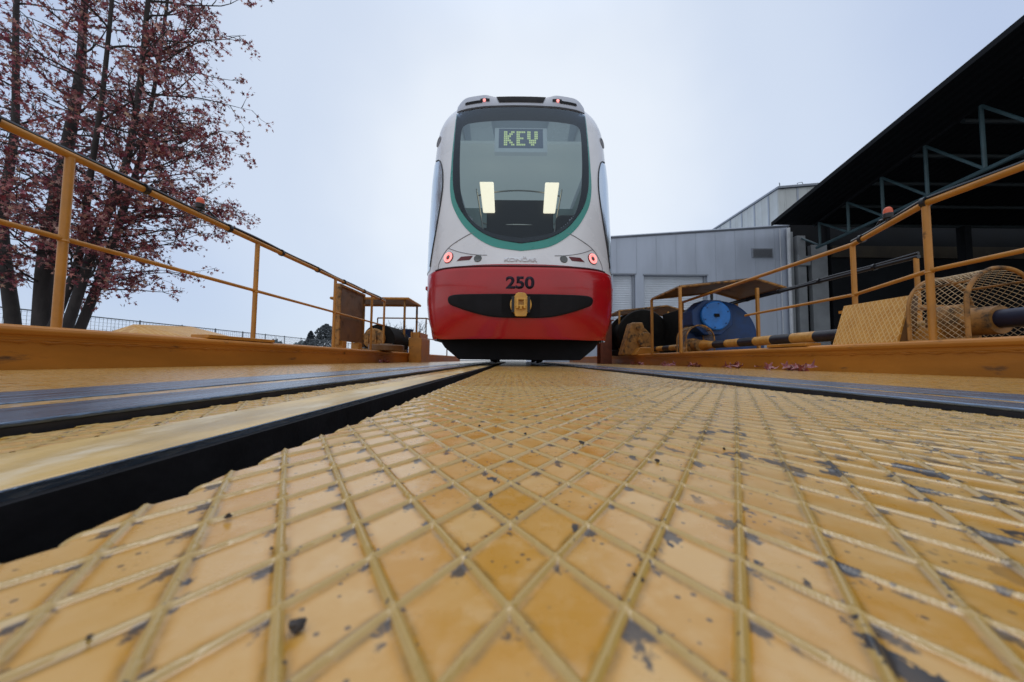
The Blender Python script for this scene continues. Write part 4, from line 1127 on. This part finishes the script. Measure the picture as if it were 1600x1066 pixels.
# ------------------------------------------------------------------ fence and far plants on the left
fn = thing('mesh_fence', 'long dark wire mesh fence behind the tree and railing', 'fence', (-12, 20, -.14))
fp_ = MB().tube([(-12, 3, 1.20), (-12, 46, 1.20)], .018, 6).tube([(-12, 3, .62), (-12, 46, .62)], .012, 5)
fp_.build('rails', M['fence'], fn)
for k in range(30): MB().tube([(-12, 4 + k*1.42, -.14), (-12, 4 + k*1.42, 1.24)], .020, 6).build('post', M['fence'], fn)
wm = MB()
for k in range(430): wm.box(-12.003, -11.997, 3 + k*.1, 3 + k*.1 + .005, .0, 1.2)
for k in range(12): wm.box(-12.002, -11.998, 3, 46, .05 + k*.1, .055 + k*.1)
wm.build('wire_mesh', M['fence'], fn, smooth=False)

def far_tree(x, y, h, label, seed, leafy=0., spread=.5, wood='far_wood', leafm='far_leaf'):
    rr = random.Random(seed); t = thing('bare_tree' if leafy < .3 else 'far_tree', label, 'tree', (x, y, -.14), 'far trees beyond the yard')
    m = MB(); ends = []
    def grow(p, d, L, r, dep):
        q = p + d*L; md = p + d*L*.5 + Vector((rr.gauss(0,.04), rr.gauss(0,.04), 0))*L
        m.tube([p, md, q], [r, r*.85, r*.7], 5 if dep < 2 else 3, cap=False); ends.append(q)
        if dep < 5:
            for _ in range(3 if dep < 3 else 2):
                nd = (d + Vector((rr.gauss(0,spread), rr.gauss(0,spread), rr.gauss(.12,.25)))).normalized()
                grow(p + (q-p)*rr.uniform(.55,1), nd, L*rr.uniform(.55,.8), r*.6, dep+1)
    grow(Vector((x, y, -.14)), Vector((0,0,1)), h*.30, h*.016, 0)
    m.build('trunk', M[wood], t)
    if leafy:
        c = MB()
        for q in ends:
            if rr.random() < leafy and q.z > h*.2:
                for _ in range(6):
                    p = q + Vector((rr.gauss(0,.25), rr.gauss(0,.25), rr.gauss(0,.22)))*h*.12; s = h*rr.uniform(.012,.028)
                    a = Vector((rr.gauss(0,1), rr.gauss(0,1), rr.gauss(0,1))).normalized()*s; b = a.orthogonal().normalized()*s*.8
                    c.add([p-a-b, p+a-b, p+a+b, p-a+b], [(0,1,2,3)])
        c.build('crown', M[leafm], t, smooth=False)
    return t
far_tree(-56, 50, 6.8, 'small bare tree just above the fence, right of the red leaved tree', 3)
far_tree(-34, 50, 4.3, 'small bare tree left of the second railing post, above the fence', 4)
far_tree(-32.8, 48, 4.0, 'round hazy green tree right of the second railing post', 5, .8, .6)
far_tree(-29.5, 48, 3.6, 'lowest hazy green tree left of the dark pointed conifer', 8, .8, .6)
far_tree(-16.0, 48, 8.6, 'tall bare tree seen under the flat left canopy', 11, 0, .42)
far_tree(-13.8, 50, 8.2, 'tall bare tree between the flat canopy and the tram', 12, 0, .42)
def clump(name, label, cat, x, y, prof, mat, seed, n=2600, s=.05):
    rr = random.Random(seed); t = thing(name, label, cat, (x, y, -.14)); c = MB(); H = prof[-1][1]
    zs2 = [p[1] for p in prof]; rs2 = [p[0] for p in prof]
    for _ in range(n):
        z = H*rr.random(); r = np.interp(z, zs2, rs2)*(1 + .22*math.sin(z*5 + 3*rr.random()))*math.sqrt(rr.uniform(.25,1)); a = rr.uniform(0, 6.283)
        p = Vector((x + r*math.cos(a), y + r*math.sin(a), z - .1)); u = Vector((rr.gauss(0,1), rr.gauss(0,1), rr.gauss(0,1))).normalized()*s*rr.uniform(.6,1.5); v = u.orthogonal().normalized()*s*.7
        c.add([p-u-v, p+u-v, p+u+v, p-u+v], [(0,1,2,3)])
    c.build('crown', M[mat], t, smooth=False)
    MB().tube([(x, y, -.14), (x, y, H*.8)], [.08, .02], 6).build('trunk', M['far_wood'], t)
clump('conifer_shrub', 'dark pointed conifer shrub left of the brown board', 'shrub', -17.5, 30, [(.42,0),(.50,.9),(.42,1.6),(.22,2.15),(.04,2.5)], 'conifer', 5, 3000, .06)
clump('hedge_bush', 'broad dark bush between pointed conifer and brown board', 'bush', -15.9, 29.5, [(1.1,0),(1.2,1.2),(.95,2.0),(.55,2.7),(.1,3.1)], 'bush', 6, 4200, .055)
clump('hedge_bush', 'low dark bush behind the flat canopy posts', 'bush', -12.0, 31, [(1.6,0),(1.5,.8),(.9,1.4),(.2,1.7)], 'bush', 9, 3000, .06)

# ------------------------------------------------------------------ grit on the plate, fallen leaves by the beam
def pebble(x, y, s, label, seed):
    rr = random.Random(seed); bm = bmesh.new(); bmesh.ops.create_icosphere(bm, subdivisions=2, radius=1)
    k = [Vector((rr.gauss(0,1), rr.gauss(0,1), rr.gauss(0,1))).normalized() for _ in range(16)]
    for v in bm.verts:
        d = v.co.normalized(); f = .85 + sum(max(0, d.dot(q))**6*w_ for q, w_ in zip(k, [.42, -.38]*8)) + rr.uniform(-.07, .07)
        v.co = d*f; v.co.x *= s; v.co.y *= s*1.25; v.co.z *= s*.72
    me = bpy.data.meshes.new('pebble'); bm.to_mesh(me); bm.free()
    o = link_mesh('pebble', me, M['stone'], smooth=True, ang=12)
    o.location = (x, y, .0009 + s*.45); o.rotation_euler = (0, 0, rr.uniform(0, 6))
    return tag(o, label, 'pebble', 'grit lying on the chequer plate')
for k, (x, y, s, lab) in enumerate([
    (-.0499, .0853, .0018, 'largest dark crumb of grit in the foreground, left of centre'),
    (-.1114, .1406, .0013, 'grit crumb near the wavy plate edge beside the open slot'),
    (-.0944, .0813, .0006, 'small dark grain in the lower left corner of the plate'),
    (.0545, .2682, .0017, 'rounded black crumb ahead of the middle of the plate'),
    (.0926, .2217, .0013, 'flat black crumb right of the rounded black crumb'),
    (.0368, .1054, .0006, 'farther one of a close pair of dark grains right of centre'),
    (.0378, .1030, .0006, 'nearer one of a close pair of dark grains right of centre'),
    (-.0790, .1180, .0006, 'small dark grain between the slot edge and the largest crumb'),
    (.012, .30, .0012, 'dark crumb far up the plate in line with the tram number'),
    (-.03, .335, .0012, 'dark crumb far up the plate left of the tram middle'),
    (.155, .255, .0010, 'dark crumb on the worn right part of the plate'),
    (.02, .155, .0005, 'tiny grain on a rib crossing in mid plate')]):
    pebble(x, y, s, lab, 100 + k)

def fallen(x, y, z, s, label, seed):
    rr = random.Random(seed); m = MB()
    for k in range(7):
        ctr = Vector((x + rr.gauss(0,.045), y + rr.gauss(0,.05), z + .012 + .012*k/3))
        q = Euler((rr.uniform(-.9,.9), rr.uniform(-.9,.9), rr.uniform(0,6.28))).to_quaternion(); n = 10; vs = [ctr]; cv = rr.uniform(8, 16)
        for i in range(n):
            a = 2*math.pi*i/n; r = s*(1 if i % 2 == 0 else .42)
            vs.append(ctr + q @ Vector((math.cos(a)*r, math.sin(a)*r, cv*(math.cos(a)*r)**2)))
        m.add(vs, [(0, i+1, (i+1) % n + 1) for i in range(n)])
    return tag(m.build('fallen_leaves', M['dry_leaf'], smooth=False), label, 'leaves', 'fallen leaves along the right beam')
fallen(2.15, 2.58, 0, .050, 'largest clump of curled red leaves at the foot of the right beam', 1)
fallen(2.05, 2.72, 0, .045, 'small leaf clump just left of the largest red clump by the beam', 2)
fallen(2.10, 3.30, 0, .05, 'pale curled leaf clump at the beam below the striped shaft', 3)
fallen(2.12, 4.10, 0, .05, 'leaf clump at the beam below the smaller mesh guard', 4)
fallen(2.10, 4.70, 0, .05, 'leaf clump at the beam below the yellow bearing', 5)
fallen(2.05, 5.60, 0, .05, 'farthest leaf clump at the beam close to the tram', 6)
fallen(-2.0, 5.4, 0, .05, 'leaf clump below the flat brown wheel', 7)

for o in bpy.data.objects:
    if 'at' in o: del o['at']
